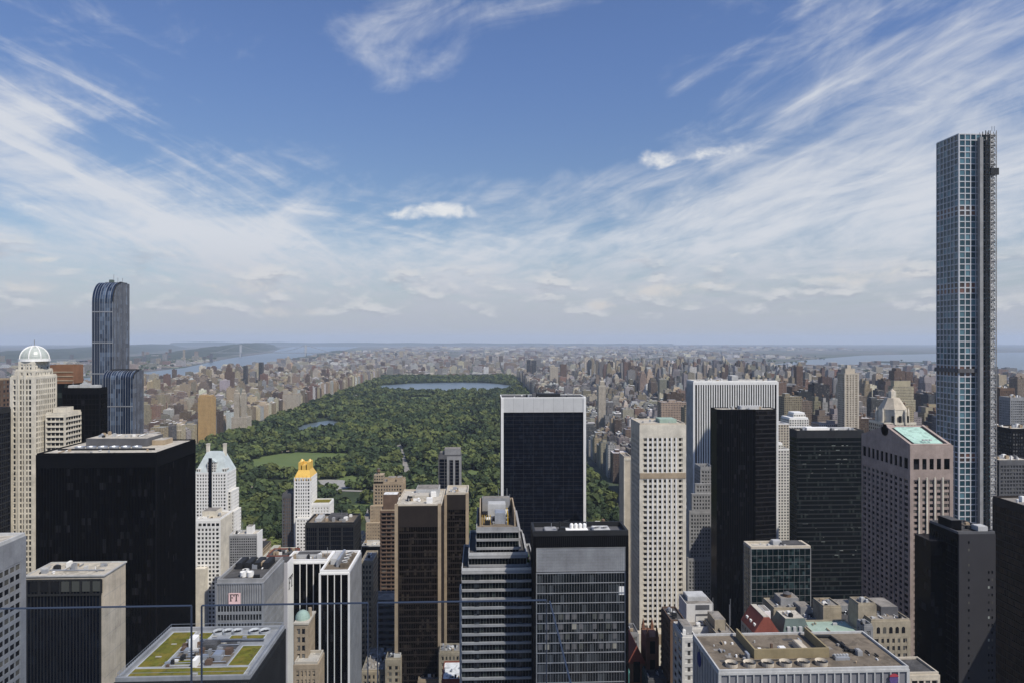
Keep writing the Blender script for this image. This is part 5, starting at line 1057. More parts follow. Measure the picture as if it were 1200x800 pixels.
MB().ring(-w - 2, -l - 2, 0, t.h - 3, 2.4, 2.2, 8).ring(-w - 2, -l - 2, t.h - 3, t.h + 4, 2.5, .1, 8).build('copper_turret', P['teal'], t.e)
old('grey_flat_building', 'low block with a grey slate flat roof at the foot of the cream tower', 'building', 760, 792, 796, 318, 12, 'f_grey', 'dgrey', 'roofd', 2.6, n=4)
old('pale_podium_building', 'small pale block wedged left of the church under the framed tower', 'building', 733, 748, 742, 420, 14, 'f_grey', 'lgrey', 'roofd', 2.6, n=3)
# bottom centre roofs
t = old('cream_roof_building', 'low cream building with plant and pale roof at the bottom left of centre', 'building', 424, 452, 786, 400, 30, 'f_beige', 'cream', 'roofl', 2.6, n=18)
old('tan_lift_tower', 'tan brick lift tower with a disc topped tank among low roofs', 'building', 452, 470, 772, 396, 9, 'tan', 'beige', 'roofd', 4, n=2, tk=False, ph=(.5, .95, .2, .8, 2, 'white'), top=3)
old('pale_roof_building', 'low building with a pale grey roof and white chimney right of the tan lift tower', 'building', 470, 490, 790, 404, 26, 'f_tan', 'beige', 'roofl', 2.6, n=12, ph=(.7, .95, .5, .95, 5, 'white'))
old('brown_low_building', 'dark old low building with yard below the bronze tower', 'building', 490, 516, 797, 396, 28, 'f_brown', 'tan', 'roof', 2.6, n=16)
t = old('white_roof_building', 'red brown brick building under a bright white flat roof', 'building', 518, 547, 797, 352, 20, 'f_red', 'red', 'roofw', 2.6, n=6)
old('small_cream_building', 'small cream building with two window rows below the bronze tower', 'building', 515, 540, 764, 388, 10, 'f_beige', 'cream', 'roofl', 2.2, n=10)
t = T('white_chimney_building', 'thin white edged building pressed left of the stepped banded tower', 'building', 538.5, 541.5, 692, 330, 8); core(t, t.B(), P['white']); roof(t, t.B(), P['roofl'], P['white'], .5, .2)
old('beige_narrow_building', 'narrow old beige building with arched top right of the white piered office', 'building', 423, 437, 658, 450, 22, 'f_tan', 'beige', 'roof', 2.2, n=6)
t = T('blue_band_building', 'low blue grey building of horizontal bands in the shade behind it', 'office building', 438, 466, 704, 470, 16); core(t, t.B(), P['g_blue'], 'curtain_wall', 2, 3.6); faces(t, t.B(), F(30, 4.4, 0, 2.1, .2, .5, P['alu'], corner=.3, top=2), 'S', 'floor_band'); roof(t, t.B(), P['roof'], P['alu'])
t = T('blue_glass_low_building', 'dark low building below the beige hotel left of the bronze tower', 'office building', 424, 446, 640, 600, 16); core(t, t.B(), P['g_navy'], 'curtain_wall', 2, 3.6); roof(t, t.B(), P['roofl'], P['lgrey']); clutter(t, -8, 6, -6, 5, t.h + .1, 9, 5, 3)

# --- landmarks west and east of the park
def far(name, label, cat, pxl, pxr, y, Y, L, wall, trim, steps=(), bay=3.):
    t = T(name, label, cat, pxl, pxr, y, Y, L); core(t, t.B(), P[wall], 'wall', bay, 3.3); roof(t, t.B(), P['roof'], P[trim], 1.5)
    for a, c, y1, f0, f1 in steps:
        b = t.bx(a, c, y, y1, L * f0, L * (f1 - f0)); b = (*b[:4], t.h + .01, b[5]); core(t, b, P[wall], 'upper_wall', bay, 3.3); MB().box(b[0] + .8, b[1] - .8, b[2] + .8, b[3] - .8, b[5], b[5] + 2.4).build('roof_cap', P[trim], t.e)
    return t
P['f_ochre'] = facade('ochre_windows', (.45, .29, .12), wf=.35, hf=.4); P['ochre'] = mat('ochre_brick', (.40, .27, .13))
far('ochre_twin_slab', 'ochre brown twin slab tower standing west of the park', 'apartment tower', 232, 247, 466, 1770, 34, 'f_ochre', 'ochre', ((233, 240, 463.5, .1, .9), (241, 246.5, 464, .1, .9)))
far('twin_towered_apartments', 'beige twin towered apartment house at the west park edge', 'apartment tower', 271, 289, 489, 1900, 40, 'f_beige', 'beige', ((274, 280, 461, .05, .3), (282.5, 287.5, 461, .05, .3), (275, 279, 457.5, .1, .25), (283.5, 286.8, 457, .1, .25)))
far('wide_park_apartments', 'broad tan apartment block with two squat towers on the west park edge', 'apartment building', 331, 349, 462, 2550, 50, 'f_beige', 'tan', ((332, 336, 456, .1, .5), (343, 347, 455, .1, .5)))
far('pointed_brown_tower', 'brown brick tower with a pointed top over the west side roofs', 'apartment tower', 263, 272, 436, 3000, 30, 'f_brown', 'brown', ((264.5, 270.5, 431, .2, .8), (266, 269, 427.5, .3, .7)))
far('dark_slab_tower', 'dark slab tower over the west side roofs with a flat top, the nearer of two', 'apartment tower', 285, 288.5, 428.5, 3300, 24, 'f_dark', 'dgrey')
far('dark_slab_tower', 'dark slab tower over the west side roofs right of a slimmer one', 'apartment tower', 303, 307, 424.5, 3500, 28, 'f_dark', 'dgrey')
far('pale_river_church', 'pale stone church tower on the ridge by the river', 'church', 335, 340, 422, 5600, 30, 'f_beige', 'cream', ((336.5, 338.5, 417.5, .2, .7),))
far('dark_twin_tower', 'dark twin slab tower east of the park behind the navy slab', 'apartment tower', 617.5, 622, 421.5, 4300, 40, 'f_dark', 'dgrey'); far('dark_twin_tower', 'second dark slab touching the dark twin east of the park', 'apartment tower', 623, 628.5, 422, 4330, 40, 'f_dark', 'dgrey')
far('brown_slab_tower', 'brown slab tower east of the park right of a pale one', 'apartment tower', 657, 664, 427, 3600, 28, 'f_brown', 'brown'); far('pale_slab_tower', 'pale slab tower east of the park left of a brown one', 'apartment tower', 644.5, 654, 430, 3450, 26, 'f_beige', 'beige', ((646, 650, 428, .2, .8),))
far('spired_stone_tower', 'cream stone tower with a stepped spire top east of the park', 'hotel', 701.5, 710, 452, 1800, 22, 'f_beige', 'cream', ((703, 708.5, 447, .2, .8), (704.5, 707, 443, .35, .65)))
far('white_terraced_tower', 'white terraced block rising between the black and the green glass towers', 'apartment tower', 921, 951, 500, 900, 34, 'f_white', 'white', ((925, 948, 491, .1, .9), (930, 944, 485, .25, .8)), 3.4)
far('pale_banded_tower', 'pale banded office block just right of the black folded tower', 'office building', 911.5, 924.5, 497, 850, 24, 'f_beige', 'white', (), 3.4)
far('white_low_tower', 'white block low between black folded tower and green glass tower', 'apartment building', 911.5, 925, 527, 760, 24, 'f_white', 'white', ((912, 918, 521, .2, .8),))
far('tan_slab_tower', 'plain tan slab tower over the roofs right of the white striped tower', 'apartment tower', 913, 920.5, 466, 1250, 20, 'tan', 'beige'); far('brown_cluster_tower', 'brown twin topped tower in front of the far river', 'apartment tower', 1048, 1061, 435, 1900, 26, 'f_brown', 'brown', ((1050, 1056, 432, .1, .9),)); far('brown_cluster_tower', 'brown slab tower next to the twin topped one near the far river', 'apartment tower', 1062, 1070, 436, 1950, 26, 'f_brown', 'brown')
far('brown_needle_tower', 'slim dark brown tower over the east side roofs left of the beige one', 'apartment tower', 933.5, 941, 429.5, 2100, 22, 'f_brown', 'brown'); far('grey_wide_slab', 'wide grey slab block over the roofs right of the white striped tower', 'apartment tower', 912, 933, 450, 1700, 22, 'f_grey', 'grey')
t = T('beige_art_museum', 'low pale stone museum among the trees left of the navy slab', 'museum', 566, 590, 470, 2960, 60); core(t, t.B(), P['f_white'], 'wall', 6, 8); roof(t, t.B(), P['roofw'], P['white'], 2, 1); penth(t, -20, 0, -20, 10, t.h + .2, 6, P['white'], P['roofw']); penth(t, 8, 30, -10, 20, t.h + .2, 5, P['lgrey'], P['roofw'])

# ================================================================== the city around the park
PAL = [((.40, .31, .19), 'tan'), ((.47, .39, .26), 'beige'), ((.21, .125, .09), 'red brick'), ((.15, .105, .08), 'brown'), ((.29, .22, .165), 'light brown'), ((.33, .31, .30), 'grey'), ((.58, .52, .40), 'cream'), ((.62, .61, .58), 'white'), ((.10, .10, .105), 'dark grey')]
ROOFC = [(.68, .67, .64), (.45, .43, .40), (.10, .095, .09), (.20, .18, .16), (.33, .31, .28), (.55, .54, .51), (.07, .07, .07), (.24, .20, .16)]
def jit(c, r, a=.18): k = .80 * r.choice((.5, .75, 1., 1., 1.2, 1.4)) * (1 + r.uniform(-a, a)); return tuple(min(.8, v * k * (1 + r.uniform(-.05, .05))) for v in c)
def clash(x0, x1, y0, y1):
    return any(x0 < d and x1 > a and y0 < f and y1 > c for a, d, c, f in RECTS)
LOTS = []
def lot(x0, x1, y0, y1, h, zone, pal, r, prewar=.5):
    ci = r.choice(pal); px, t = SEEN((x0 + x1) / 2, y0)
    if not (-60 < px < 1260) or clash(x0, x1, y0, y1): return
    if 1120 < px < 1172 and t > 700: return                      # wholly behind the lattice tower
    LOTS.append(dict(x0=x0, x1=x1, y0=y0, y1=y1, h=h, zone=zone, ci=ci, col=jit(PAL[ci][0], r), rc=jit(r.choice(ROOFC), r, .2), pre=r.random() < prewar, wf=r.uniform(.34, .62), bay=r.uniform(2.4, 3.6), s=r.random(),
                     score=(x1 - x0) / t * max(2., h - (28 if h > 34 else 12)) / t, px=px, t=t))
def district(xs, y0, y1, step, hf, zone, pal, seed, wlot=(11, 30), skip=.03, ave=14, st=9):
    r = random.Random(seed); y = y0
    while y < y1:
        for a, c in zip(xs, xs[1:]):
            for half in (0, 1):
                x = a + ave; ya = y + st / 1 + half * (step - 2 * st) / 2; yb = ya + (step - 2 * st) / 2 - 1.5
                while x < c - ave - 6:
                    edge = x - a < 45 or c - x < 60; w = r.uniform(*wlot) * (1.25 if edge else .9); x2 = min(x + w, c - ave)
                    h = hf(r, edge, (a, c), y, x)
                    if r.random() > skip and h: lot(x, x2 - .3, ya + r.uniform(0, 3), yb - r.uniform(0, 4), h, zone, pal, r)
                    x = x2
        y += step
WARM = [0, 0, 1, 1, 1, 3, 2, 4, 4, 6, 5, 7, 6]; EAST = [1, 1, 5, 3, 2, 4, 5, 5, 5, 6, 7, 6, 8]; FARP = [1, 5, 2, 4, 5, 5, 6, 7, 6]
def h_west(r, edge, ac, y, x):
    if ac[1] > -720 and edge and x > -790: return r.uniform(42, 66)
    if edge: return r.choice([r.uniform(42, 66)] * 5 + [r.uniform(66, 105)])
    return r.choice([r.uniform(15, 24)] * 2 + [r.uniform(28, 50), r.uniform(40, 62)])
def h_east(r, edge, ac, y, x):
    if ac[0] < 250 and edge and x < 270: return r.uniform(44, 66)
    hi = x > 640
    if edge: return r.choice([r.uniform(40, 62)] * 5 + ([r.uniform(80, 150)] * 3 if hi else []) + [r.uniform(60, 80)])
    return r.choice([r.uniform(15, 26)] * 4 + [r.uniform(30, 55)] * 2 + ([r.uniform(70, 135)] if hi else []))
def h_mid(r, edge, ac, y, x):
    return r.choice([r.uniform(45, 80), r.uniform(60, 110), r.uniform(90, 150), r.uniform(110, 175)])
def h_har(r, edge, ac, y, x):
    return r.choice([r.uniform(14, 24)] * 9 + [r.uniform(25, 45)] * 2 + [r.uniform(45, 75)])
def h_riv(r, edge, ac, y, x): return r.choice([r.uniform(18, 30)] * 3 + [r.uniform(45, 65)])
district([-1780, -1560, -1330, -1130, -930, -712], 620, 4900, 80, h_west, 'west of the park', WARM, 11)
district([222, 365, 505, 640, 770, 960, 1160, 1390, 1700], 800, 4900, 80, h_east, 'east of the park', EAST, 12)
district([330, 500, 680, 860, 1050, 1300], 585, 1500, 80, h_mid, 'among the east midtown towers', [1, 3, 5, 6, 8, 8, 4], 13, (24, 48), .55)
district([-1200, -1000, -800, -600], 480, 900, 80, lambda r, *a: r.uniform(45, 115), 'among the west midtown towers', WARM, 14, (22, 44), .3)
district([-2150, -1850, -1600, -1350, -1100, -850, -600, -350, -100, 150, 400, 700, 1000, 1300, 1650], 4930, 9000, 88, h_har, 'beyond the north end of the park', FARP, 15, (24, 60), .12)
district([-2450, -2150, -1850, -1550, -1250, -950, -650], 9000, 13500, 110, h_har, 'on the northern heights', FARP, 16, (30, 80), .2)
district([-400, 0, 400, 900, 1400, 2000, 2600, 3300, 4000, 4700], 9200, 17000, 150, lambda r, *a: r.choice([r.uniform(9, 18)] * 12 + [r.uniform(40, 62)]), 'in the far northern flats', FARP, 17, (45, 120), .42)
district([-3000, -1500, 0, 1500, 3000, 4500, 6000, 8000, 10000], 17000, 26000, 300, lambda r, *a: r.choice([r.uniform(9, 18)] * 10 + [r.uniform(40, 65)]), 'in the far northern flats', FARP, 18, (90, 220), .66)
district([1900, 2300, 2700, 3200, 3800, 4400], 3600, 6800, 130, lambda r, *a: r.choice([r.uniform(9, 16)] * 8 + [r.uniform(30, 60)]), 'on the far east shore', FARP, 19, (30, 90), .45)
district([-4300, -4000, -3700, -3400, -3100, -2900], 3600, 9000, 120, lambda r, e_, ac, y, x: (r.choice([r.uniform(8, 15)] * 9 + [r.uniform(45, 75)]) if x < -2780 - max(0, (y - 5600)) * .2 else 0), 'on the far river shore', FARP, 20, (30, 80), .4)
# a few slabs and towers that stand out on the far ridges
r = random.Random(44)
for px, y, dpt, n_, zone in ((160, 411, 9000, 5, 'on the far river shore'), (185, 412, 8600, 6, 'on the far river shore'), (225, 409, 9500, 3, 'on the far river shore'), (243, 412, 9000, 5, 'on the far river shore'), (20, 412, 8000, 4, 'on the far river shore'), (60, 411, 8600, 5, 'on the far river shore'),
                        (430, 414, 9000, 6, 'on the northern heights'), (470, 412, 9800, 8, 'on the northern heights'), (515, 417, 7600, 7, 'beyond the north end of the park'), (560, 419, 6900, 7, 'beyond the north end of the park'), (740, 424, 5400, 10, 'beyond the north end of the park'), (800, 420, 6000, 12, 'beyond the north end of the park'), (700, 420, 6400, 9, 'beyond the north end of the park'), (870, 430, 4400, 12, 'east of the park'), (950, 436, 3600, 9, 'east of the park'), (1015, 440, 3000, 9, 'east of the park'), (1085, 445, 2500, 6, 'east of the park'), (905, 440, 2900, 9, 'east of the park'), (760, 440, 3300, 9, 'east of the park'), (820, 436, 3400, 7, 'east of the park'), (715, 438, 3500, 6, 'east of the park'), (1190, 440, 2600, 6, 'east of the park')):
    for k in range(n_):
        Y = dpt * r.uniform(.9, 1.12); x = PX(px + r.uniform(-34, 34), Y); h = ZZ(y + r.uniform(-3, 9), px, Y); ww = r.uniform(14, 30) * (1.4 if dpt > 5000 else 1)
        lot(x, x + ww, Y, Y + ww * .7, max(35, h), zone, [2, 3, 3, 5, 1, 4, 8], r, .2)
# low blocks that close the ground between the midtown towers
r = random.Random(99)
for yb in range(70, 760, 40):
    x = -520.
    while x < 640:
        w_ = r.uniform(16, 34)
        if r.random() < .9 and not any(abs(x + w_ / 2 - s) < 15 + w_ / 2 for s in (-166, 197, 330)) and not (772 < yb + 30): lot(x, x + w_, yb + 1, yb + 34, r.uniform(16, 30) + max(0, yb - 330) * .085, 'in the street gaps between the midtown towers', [1, 2, 3, 4, 5, 0, 6], r)
        x += w_ + .5
EXTRA = random.Random(5)
def masses(d):
    """the boxes of one building: [(x0,x1,y0,y1,z0,z1,kind)]"""
    x0, x1, y0, y1, h = d['x0'], d['x1'], d['y0'], d['y1'], d['h']; w, l = x1 - x0, y1 - y0; s = d['s']; o = []
    if h > 36 and d['pre'] and min(w, l) > 11:
        h1 = h * (.72 + .12 * s); k = min(w, l) * .16
        o += [(x0, x1, y0, y1, 0, h1, 'wall'), (x0 + k, x1 - k * s, y0 + k, y1 - k * .6, h1, h * .93, 'setback'), (x0 + k * 2, x1 - k * 1.8, y0 + k * 1.7, y1 - k * 1.4, h * .93, h, 'penthouse')]
        top = h
    else:
        o.append((x0, x1, y0, y1, 0, h, 'wall')); top = h
        if h > 12:
            a = .1 + .3 * s; o.append((x0 + w * a, x0 + w * (a + .28), y0 + l * .35, y0 + l * .8, h, h + (2.6 if h < 40 else 4.5), 'penthouse'))
            if s > .5: o.append((x0 + w * .62, x0 + w * .8, y0 + l * .2, y0 + l * .5, h, h + 2.2, 'bulkhead'))
    return o, top
def addmass(mb, d, m, roofonly=False):
    x0, x1, y0, y1, z0, z1, kind = m; c = d['col']; k = 1. if kind in ('wall', 'setback') else .92
    cc = (c[0] * k, c[1] * k, c[2] * k, d['wf'] if kind in ('wall', 'setback') else 0.)
    mb.box(x0, x1, y0, y1, z0, z1, bay=d['bay'], flr=3.3, bottom=False, col=cc, rcol=(*d['rc'], 0.))
VIS = sorted((d for d in LOTS if 0 < d['px'] < 1200), key=lambda d: -d['score'])
def hidden(d):          # low infill mostly behind the big fronts
    return d['zone'].startswith('in the street') and not (420 < d['px'] < 548 or 690 < d['px'] < 760 or 780 < d['px'] < 1080)
near = [d for d in VIS if not hidden(d)][:290]
NAMES = {'tall': ('apartment_tower', 'apartment tower'), 'mid': ('apartment_block', 'apartment block'), 'low': ('town_building', 'town building')}
LN = {'tall': 'tower', 'mid': 'mid height block', 'low': 'low building'}
for d in near:
    d['one'] = True; f = 'tall' if d['h'] > 75 else 'mid' if d['h'] > 32 else 'low'; nm, cat = NAMES[f]
    shape = 'stepped back' if d['pre'] and d['h'] > 36 else 'flat topped'
    reach = 'close ' if d['t'] < 1300 else 'mid distance ' if d['t'] < 2600 else 'distant '
    cx, cy_ = (d['x0'] + d['x1']) / 2, (d['y0'] + d['y1']) / 2
    lab = f"{reach}{shape} {PAL[d['ci']][1]} {LN[f]} {d['zone']}"
    ms, top = masses(d); dd = dict(d)
    e = link(bpy.data.objects.new(nm, None), None, (cx, cy_, 0)); tag(e, lab, cat, lab + 's')
    for m in ms:
        q = (m[0] - cx, m[1] - cx, m[2] - cy_, m[3] - cy_, *m[4:]); b_ = MB(); addmass(b_, d, q); b_.build(q[6], CITY, e)
    x0, x1, y0, y1 = d['x0'] - cx, d['x1'] - cx, d['y0'] - cy_, d['y1'] - cy_
    ti = ms[0][5]; pm = MB(); c = (*[v * 1.05 for v in d['col']], 0.)
    for a in ((x0 - .15, x1 + .15, y0 - .15, y0 + .3), (x0 - .15, x1 + .15, y1 - .3, y1 + .15), (x0 - .15, x0 + .3, y0 + .3, y1 - .3), (x1 - .3, x1 + .15, y0 + .3, y1 - .3)): pm.box(*a, ti - .6, ti + 1., col=c)
    pm.build('parapet', CITY, e)
    if d['t'] < 3000 and d['s'] > .3 and d['h'] > 14:
        zt = ms[-1][5] if d['pre'] else ti; tx, ty = (0, 0) if d['pre'] else (x1 - 4, y1 - 5)
        tk_ = MB().ring(tx, ty, zt + 2, zt + 5.4, 2., 1.9, 10).ring(tx, ty, zt + 5.4, zt + 6.8, 2.1, 0., 10).build('water_tank', P['wood'], e)
        MB().box(tx - 1.2, tx + 1.2, ty - 1.2, ty + 1.2, zt, zt + 2).build('tank_stand', P['dmetal'], tk_)
    if d['t'] < 1800: 
        for k in range(4): a = EXTRA.uniform(x0 + 1, x1 - 4); c_ = EXTRA.uniform(y0 + 1, y1 - 4); MB().box(a, a + EXTRA.uniform(1, 3), c_, c_ + EXTRA.uniform(1, 3), ti, ti + EXTRA.uniform(.8, 2.2)).build('air_unit', EXTRA.choice([P['lgrey'], P['grey'], P['steel']]), e)
mb = MB()
for d in LOTS:
    if 'one' in d: continue
    for m in masses(d)[0][: (3 if d['t'] < 6000 else 1)]: addmass(mb, d, m)
o = mb.build('distant_city', CITY); o['kind'] = 'stuff'; o['label'] = 'mass of small distant buildings filling the far city'
print('lots', len(LOTS), 'near', len(near))

# ------------------------------------------------------------------ the great bridge over the river, far off
t = link(bpy.data.objects.new('suspension_bridge', None), None, (*GP(282, 418), 0)); tag(t, 'far grey suspension bridge with tall towers across the wide river', 'bridge')
bx0 = 0.; span = 1067.
for x in (0., span):
    m = MB()
    for s in (-16, 10): m.box(x - 9, x + 9, s, s + 7, 0, 184)
    for z in (60, 172, 120): m.box(x - 7, x + 7, -9, 10, z, z + 10)
    m.build('bridge_tower', P['lgrey'], t)
MB().box(-500, span + 500, -16, 16, 62, 70).build('bridge_deck', P['grey'], t)
for s in (-13, 13):
    m = MB(); q = None
    for k in range(41):
        u = k / 40; p = (u * span, s, 78 + 104 * (2 * u - 1) ** 2)
        if q: m.tube(q, p, 1.6, 5)
        if k % 2: m.tube((p[0], s, 70), p, .5, 3)
        q = p
    m.tube((0, s, 182), (-400, s, 72), 1.6, 5).tube((span, s, 182), (span + 400, s, 72), 1.6, 5); m.build('bridge_cable', P['grey'], t)
o = t; o.rotation_euler = (0, 0, R(-12))

# ------------------------------------------------------------------ trees
def leafmat(name, attr):
    m, nt, b = newmat(name)
    if attr: a = nt.nodes.new('ShaderNodeAttribute'); a.attribute_name = 'Col'; c = a.outputs['Color']
    else: a = nt.nodes.new('ShaderNodeObjectInfo'); c = a.outputs['Color']
    n1 = noise(nt, posn(nt), .55, 4., .6); n2 = noise(nt, posn(nt), .02, 3., .6)
    k = ramp(n1 * .6 + n2 * .4, .32, .68, .70, 1.32, smooth=False)
    nt.links.new(mixc(nt, 1., c, comb(nt, k, k, k), 'MULTIPLY'), b.inputs['Base Color'])
    b.inputs['Roughness'].default_value = .8; b.inputs['Specular IOR Level'].default_value = .15; b.inputs['Subsurface Weight'].default_value = 0
    return m
LA, LO = leafmat('foliage', True), leafmat('tree_foliage', False); BARK = mat('bark', (.10, .075, .055))
def crown(seed, n, size):
    """leaf clumps: n small faces spread over several uneven lobes; crown of radius 1 standing on z = 0"""
    g = np.random.default_rng(seed); nl = g.integers(6, 10); c = g.normal(0, 1, (nl, 3)); c /= np.linalg.norm(c, axis=1)[:, None]
    c = c * g.uniform(.25, .62, (nl, 1)) * [1, 1, .62] + [0, 0, .85]; rr = g.uniform(.34, .56, nl)
    k = g.integers(0, nl, n); d = g.normal(0, 1, (n, 3)); d[:, 2] = d[:, 2] * .8 + .28; d /= np.linalg.norm(d, axis=1)[:, None]
    p = c[k] + d * (rr[k] * g.uniform(.72, 1.08, n))[:, None]
    nn = d + g.normal(0, .32, (n, 3)); nn /= np.linalg.norm(nn, axis=1)[:, None]
    a = np.cross(nn, g.normal(0, 1, (n, 3))); a /= np.linalg.norm(a, axis=1)[:, None]; b = np.cross(nn, a); s = size * g.uniform(.6, 1.25, n)[:, None]
    q = np.stack([p + a * s, p + b * s * .8, p - a * s * .9, p - b * s], 1)
    return q.reshape(-1, 3).astype(np.float32)
def npmesh(name, v, col=None, m=None):
    n = len(v) // 4; me = bpy.data.meshes.new(name); me.vertices.add(len(v)); me.loops.add(len(v)); me.polygons.add(n)
    me.vertices.foreach_set('co', v.ravel()); me.loops.foreach_set('vertex_index', np.arange(len(v), dtype=np.int32)); me.polygons.foreach_set('loop_start', np.arange(0, len(v), 4, dtype=np.int32))
    if col is not None: a = me.color_attributes.new('Col', 'FLOAT_COLOR', 'POINT'); a.data.foreach_set('color', col.ravel())
    me.materials.append(m); me.update(calc_edges=True); return me
def treecol(r, x, y):
    k = r.random(); patch = math.sin(x * .014 + 2 + math.sin(y * .01)) * math.sin(y * .011) + .5 * math.sin(x * .041 + y * .033)
    k += .30 * patch
    if k < -.05: c = (.080, .096, .028)
    elif k < .30: c = (.082, .097, .031)
    elif k < .66: c = (.056, .075, .027)
    else: c = (.030, .046, .020)
    f = 1.22 * r.uniform(.82, 1.18); return tuple(v * f for v in c)
r = random.Random(3); trees = []; y = PK[2] + 4
while y < PK[3]:
    step = 15.5 if y < 2400 else 17.5
    x = PK[0] + 4 + r.uniform(0, step)
    while x < PK[1] - 4:
        tx, ty = x + r.uniform(-4, 4), y + r.uniform(-4, 4)
        gap = math.sin(tx * .017 + 1.3 * math.sin(ty * .009)) * math.sin(ty * .013 + 1.1 * math.sin(tx * .011))
        px, dpt = SEEN(tx, ty)
        if not any(inpoly(tx, ty, c) for c in CLEAR) and not (.80 < gap) and not nearroad(tx, ty) and 150 < px < 770: trees.append((tx, ty, r.choice((r.uniform(5, 8), r.uniform(8, 12), r.uniform(10, 14), r.uniform(12, 18))), r.uniform(0, 6.28), treecol(r, tx, ty), px, dpt))
        x += step
    y += step * .92
win = lambda t: 276 < t[5] < 344 or 374 < t[5] < 446 or 474 < t[5] < 512 or 542 < t[5] < 586 or 690 < t[5] < 735
shown = sorted((t for t in trees if win(t)), key=lambda t: t[6])[:295]; ids = {id(t) for t in shown}
# one tree of each kind, then copies
PROT = []
for k in range(6):
    me = npmesh('crown', crown(100 + k, 620, .20), None, LO); tr = MB().ring(0, 0, 0, .62, .055, .035, 7)
    for j in range(4): a = j * 1.57 + k; tr.tube((0, 0, .5), (.3 * math.cos(a), .3 * math.sin(a), .85), .022, 5)
    o = tr.build('trunk', BARK); PROT.append((me, o.data)); bpy.data.objects.remove(o)
for x, y, s, a, c, px, dpt in shown:
    k = int(a * 10) % 6; e = link(bpy.data.objects.new('park_tree', None), None, (x, y, .1)); e.rotation_euler = (0, 0, a); e.scale = (s, s, s * .95)
    tag(e, 'broad green leafy tree along the near south edge of the park', 'tree', 'trees along the near edge of the park')
    o = link(bpy.data.objects.new('crown', PROT[k][0]), e); o.color = (*c, 1); link(bpy.data.objects.new('trunk', PROT[k][1]), e)
def mass(tl, name, label, variants, nleaf, size):
    V = [crown(300 + k, nleaf, size) for k in range(variants)]; vs = []; cs = []; g = np.random.default_rng(8)
    for x, y, s, a, c, px, dpt in tl:
        v = V[int(a * 100) % variants]; ca, sa = math.cos(a), math.sin(a); q = np.empty_like(v)
        q[:, 0] = (v[:, 0] * ca - v[:, 1] * sa) * s + x; q[:, 1] = (v[:, 0] * sa + v[:, 1] * ca) * s + y; q[:, 2] = v[:, 2] * s * .95 + .1; vs.append(q)
        cc = np.ones((len(v), 4), np.float32); cc[:, :3] = np.array(c) * np.repeat(g.uniform(.88, 1.12, len(v) // 4), 4)[:, None]; cs.append(cc)
    o = link(bpy.data.objects.new(name, npmesh(name, np.concatenate(vs), np.concatenate(cs).astype(np.float32), LA))); o['kind'] = 'stuff'; o['label'] = label
rest = [t for t in trees if id(t) not in ids]
mass([t for t in rest if t[6] < 1750], 'park_woods', 'dense woods filling the middle of the park', 8, 150, .36)
mass([t for t in rest if t[6] >= 1750], 'far_park_woods', 'distant woods filling the far half of the park', 8, 46, .52)
# street and shore greenery far off
r = random.Random(12); fz = []
for k in range(2600):
    z = r.random()
    if z < .35: y = r.uniform(3600, 9500); x = r.uniform(-4300, -2790 - max(0, (y - 5600)) * .22)
    elif z < .5: y = r.uniform(900, 6500); x = -1815 - max(0, y - 3500) * .13 - r.uniform(0, 40)
    else: y = r.uniform(5200, 15000); x = r.uniform(-1900, 5200)
    if z > .5 and math.sin(x * .003 + 1) * math.sin(y * .0022) < .35: continue
    px, dpt = SEEN(x, y)
    if -30 < px < 1230: fz.append((x, y, r.uniform(9, 18), r.uniform(0, 6.28), treecol(r, x, y), px, dpt))
mass(fz, 'far_greenery', 'scattered distant trees along the shores and far streets', 6, 40, .5)

# ------------------------------------------------------------------ the observation deck: glass parapet and ledge
t = link(bpy.data.objects.new('observation_parapet', None), None, (0, 6.05, EYE - 4.7)); tag(t, 'frameless glass parapet with polished blue edges on the viewing deck', 'parapet')
gmt = bpy.data.materials.new('clear_glass'); gmt.use_nodes = True; nt = gmt.node_tree; nt.nodes.clear()
o_ = nt.nodes.new('ShaderNodeOutputMaterial'); tr = nt.nodes.new('ShaderNodeBsdfTransparent'); tr.inputs[0].default_value = (.93, .955, .985, 1); gl = nt.nodes.new('ShaderNodeBsdfGlossy'); gl.inputs['Roughness'].default_value = .03
mx = nt.nodes.new('ShaderNodeMixShader'); mx.inputs[0].default_value = .008; nt.links.new(tr.outputs[0], mx.inputs[1]); nt.links.new(gl.outputs[0], mx.inputs[2]); nt.links.new(mx.outputs[0], o_.inputs[0])
edgem = mat('glass_edge', (.03, .042, .07), .4, .1, var=.1); G = 6.0
zt = EYE - (706 - 398) * G / 800 - (EYE - 4.7)
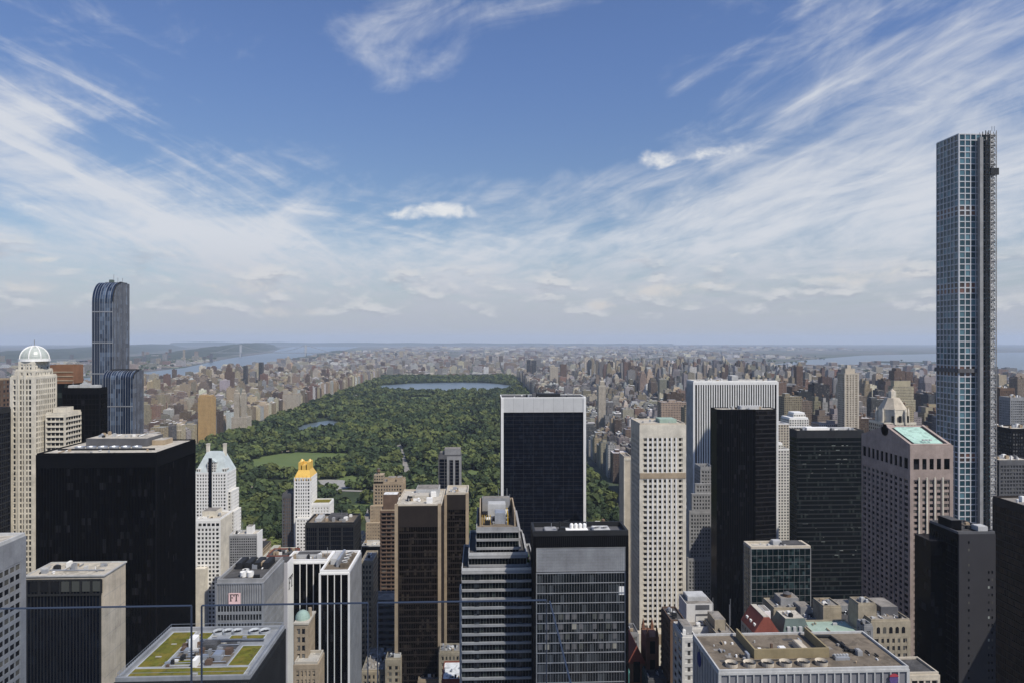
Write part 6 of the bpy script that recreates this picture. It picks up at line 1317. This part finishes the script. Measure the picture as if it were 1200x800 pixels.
def gx(px): return PX(px, G)
for a, c in ((-40, 221.5), (233.5, 430), (441.5, 641)):
    pn_ = MB().box(gx(a), gx(c), -.012, .012, .0, zt - .008).build('glass_panel', gmt, t)
    ed = MB().box(gx(a), gx(c), -.014, .014, zt - .0028, zt + .0028)
    for s in (a, c):
        if s > 0: ed.box(gx(s) - .003, gx(s) + .003, -.014, .014, .0, zt - .0065)
    ed.build('polished_edge', edgem, pn_)
xr = gx(641)
pn_ = MB().box(xr + .016, xr + .04, -3.6, -.02, .0, zt - .008).build('glass_panel', gmt, t); MB().box(xr + .022, xr + .034, -3.6, -.02, zt - .0028, zt + .0028).build('polished_edge', edgem, pn_)
MB().box(-8, 12, -.2, .25, -1.2, -.005).build('parapet_curb', P['beige'], t)
t.location.z += 0
zl_ = 4.7 - 396 * 7.35 / 800
lg = MB().box(PX(30, 7.35), PX(290, 7.35), .30, 1.3, zl_ - .8, zl_).box(PX(36, 7.35), PX(284, 7.35), .35, 1.25, -9, zl_ - .805).build('limestone_pier', P['cream'], None, loc=(0, 6.05, EYE - 4.7)); tag(lg, 'pale limestone pier top just outside the glass parapet', 'pier')
tw = MB().box(-40, 26, -30, -6.3, 0, EYE - 4.75).box(-40, 26, -6.29, .2, 0, EYE - 5.9); tb = tw.build('deck_tower', P['beige'], None, loc=(0, 6.05, 0)); tag(tb, 'limestone tower that carries the viewing deck', 'skyscraper')

# ------------------------------------------------------------------ the air
hz = bpy.data.materials.new('haze_air'); hz.use_nodes = True; nt = hz.node_tree; nt.nodes.clear()
o_ = nt.nodes.new('ShaderNodeOutputMaterial'); pv = nt.nodes.new('ShaderNodeVolumePrincipled'); pv.inputs['Color'].default_value = (.72, .83, 1., 1); pv.inputs['Density'].default_value = 3.4e-5; pv.inputs['Anisotropy'].default_value = 0.
nt.links.new(pv.outputs[0], o_.inputs['Volume'])
hb = MB().box(-46000, 46000, -3000, 37000, -2, 450).build('haze', hz); hb['kind'] = 'stuff'; hb['label'] = 'thin bluish haze over the far city'
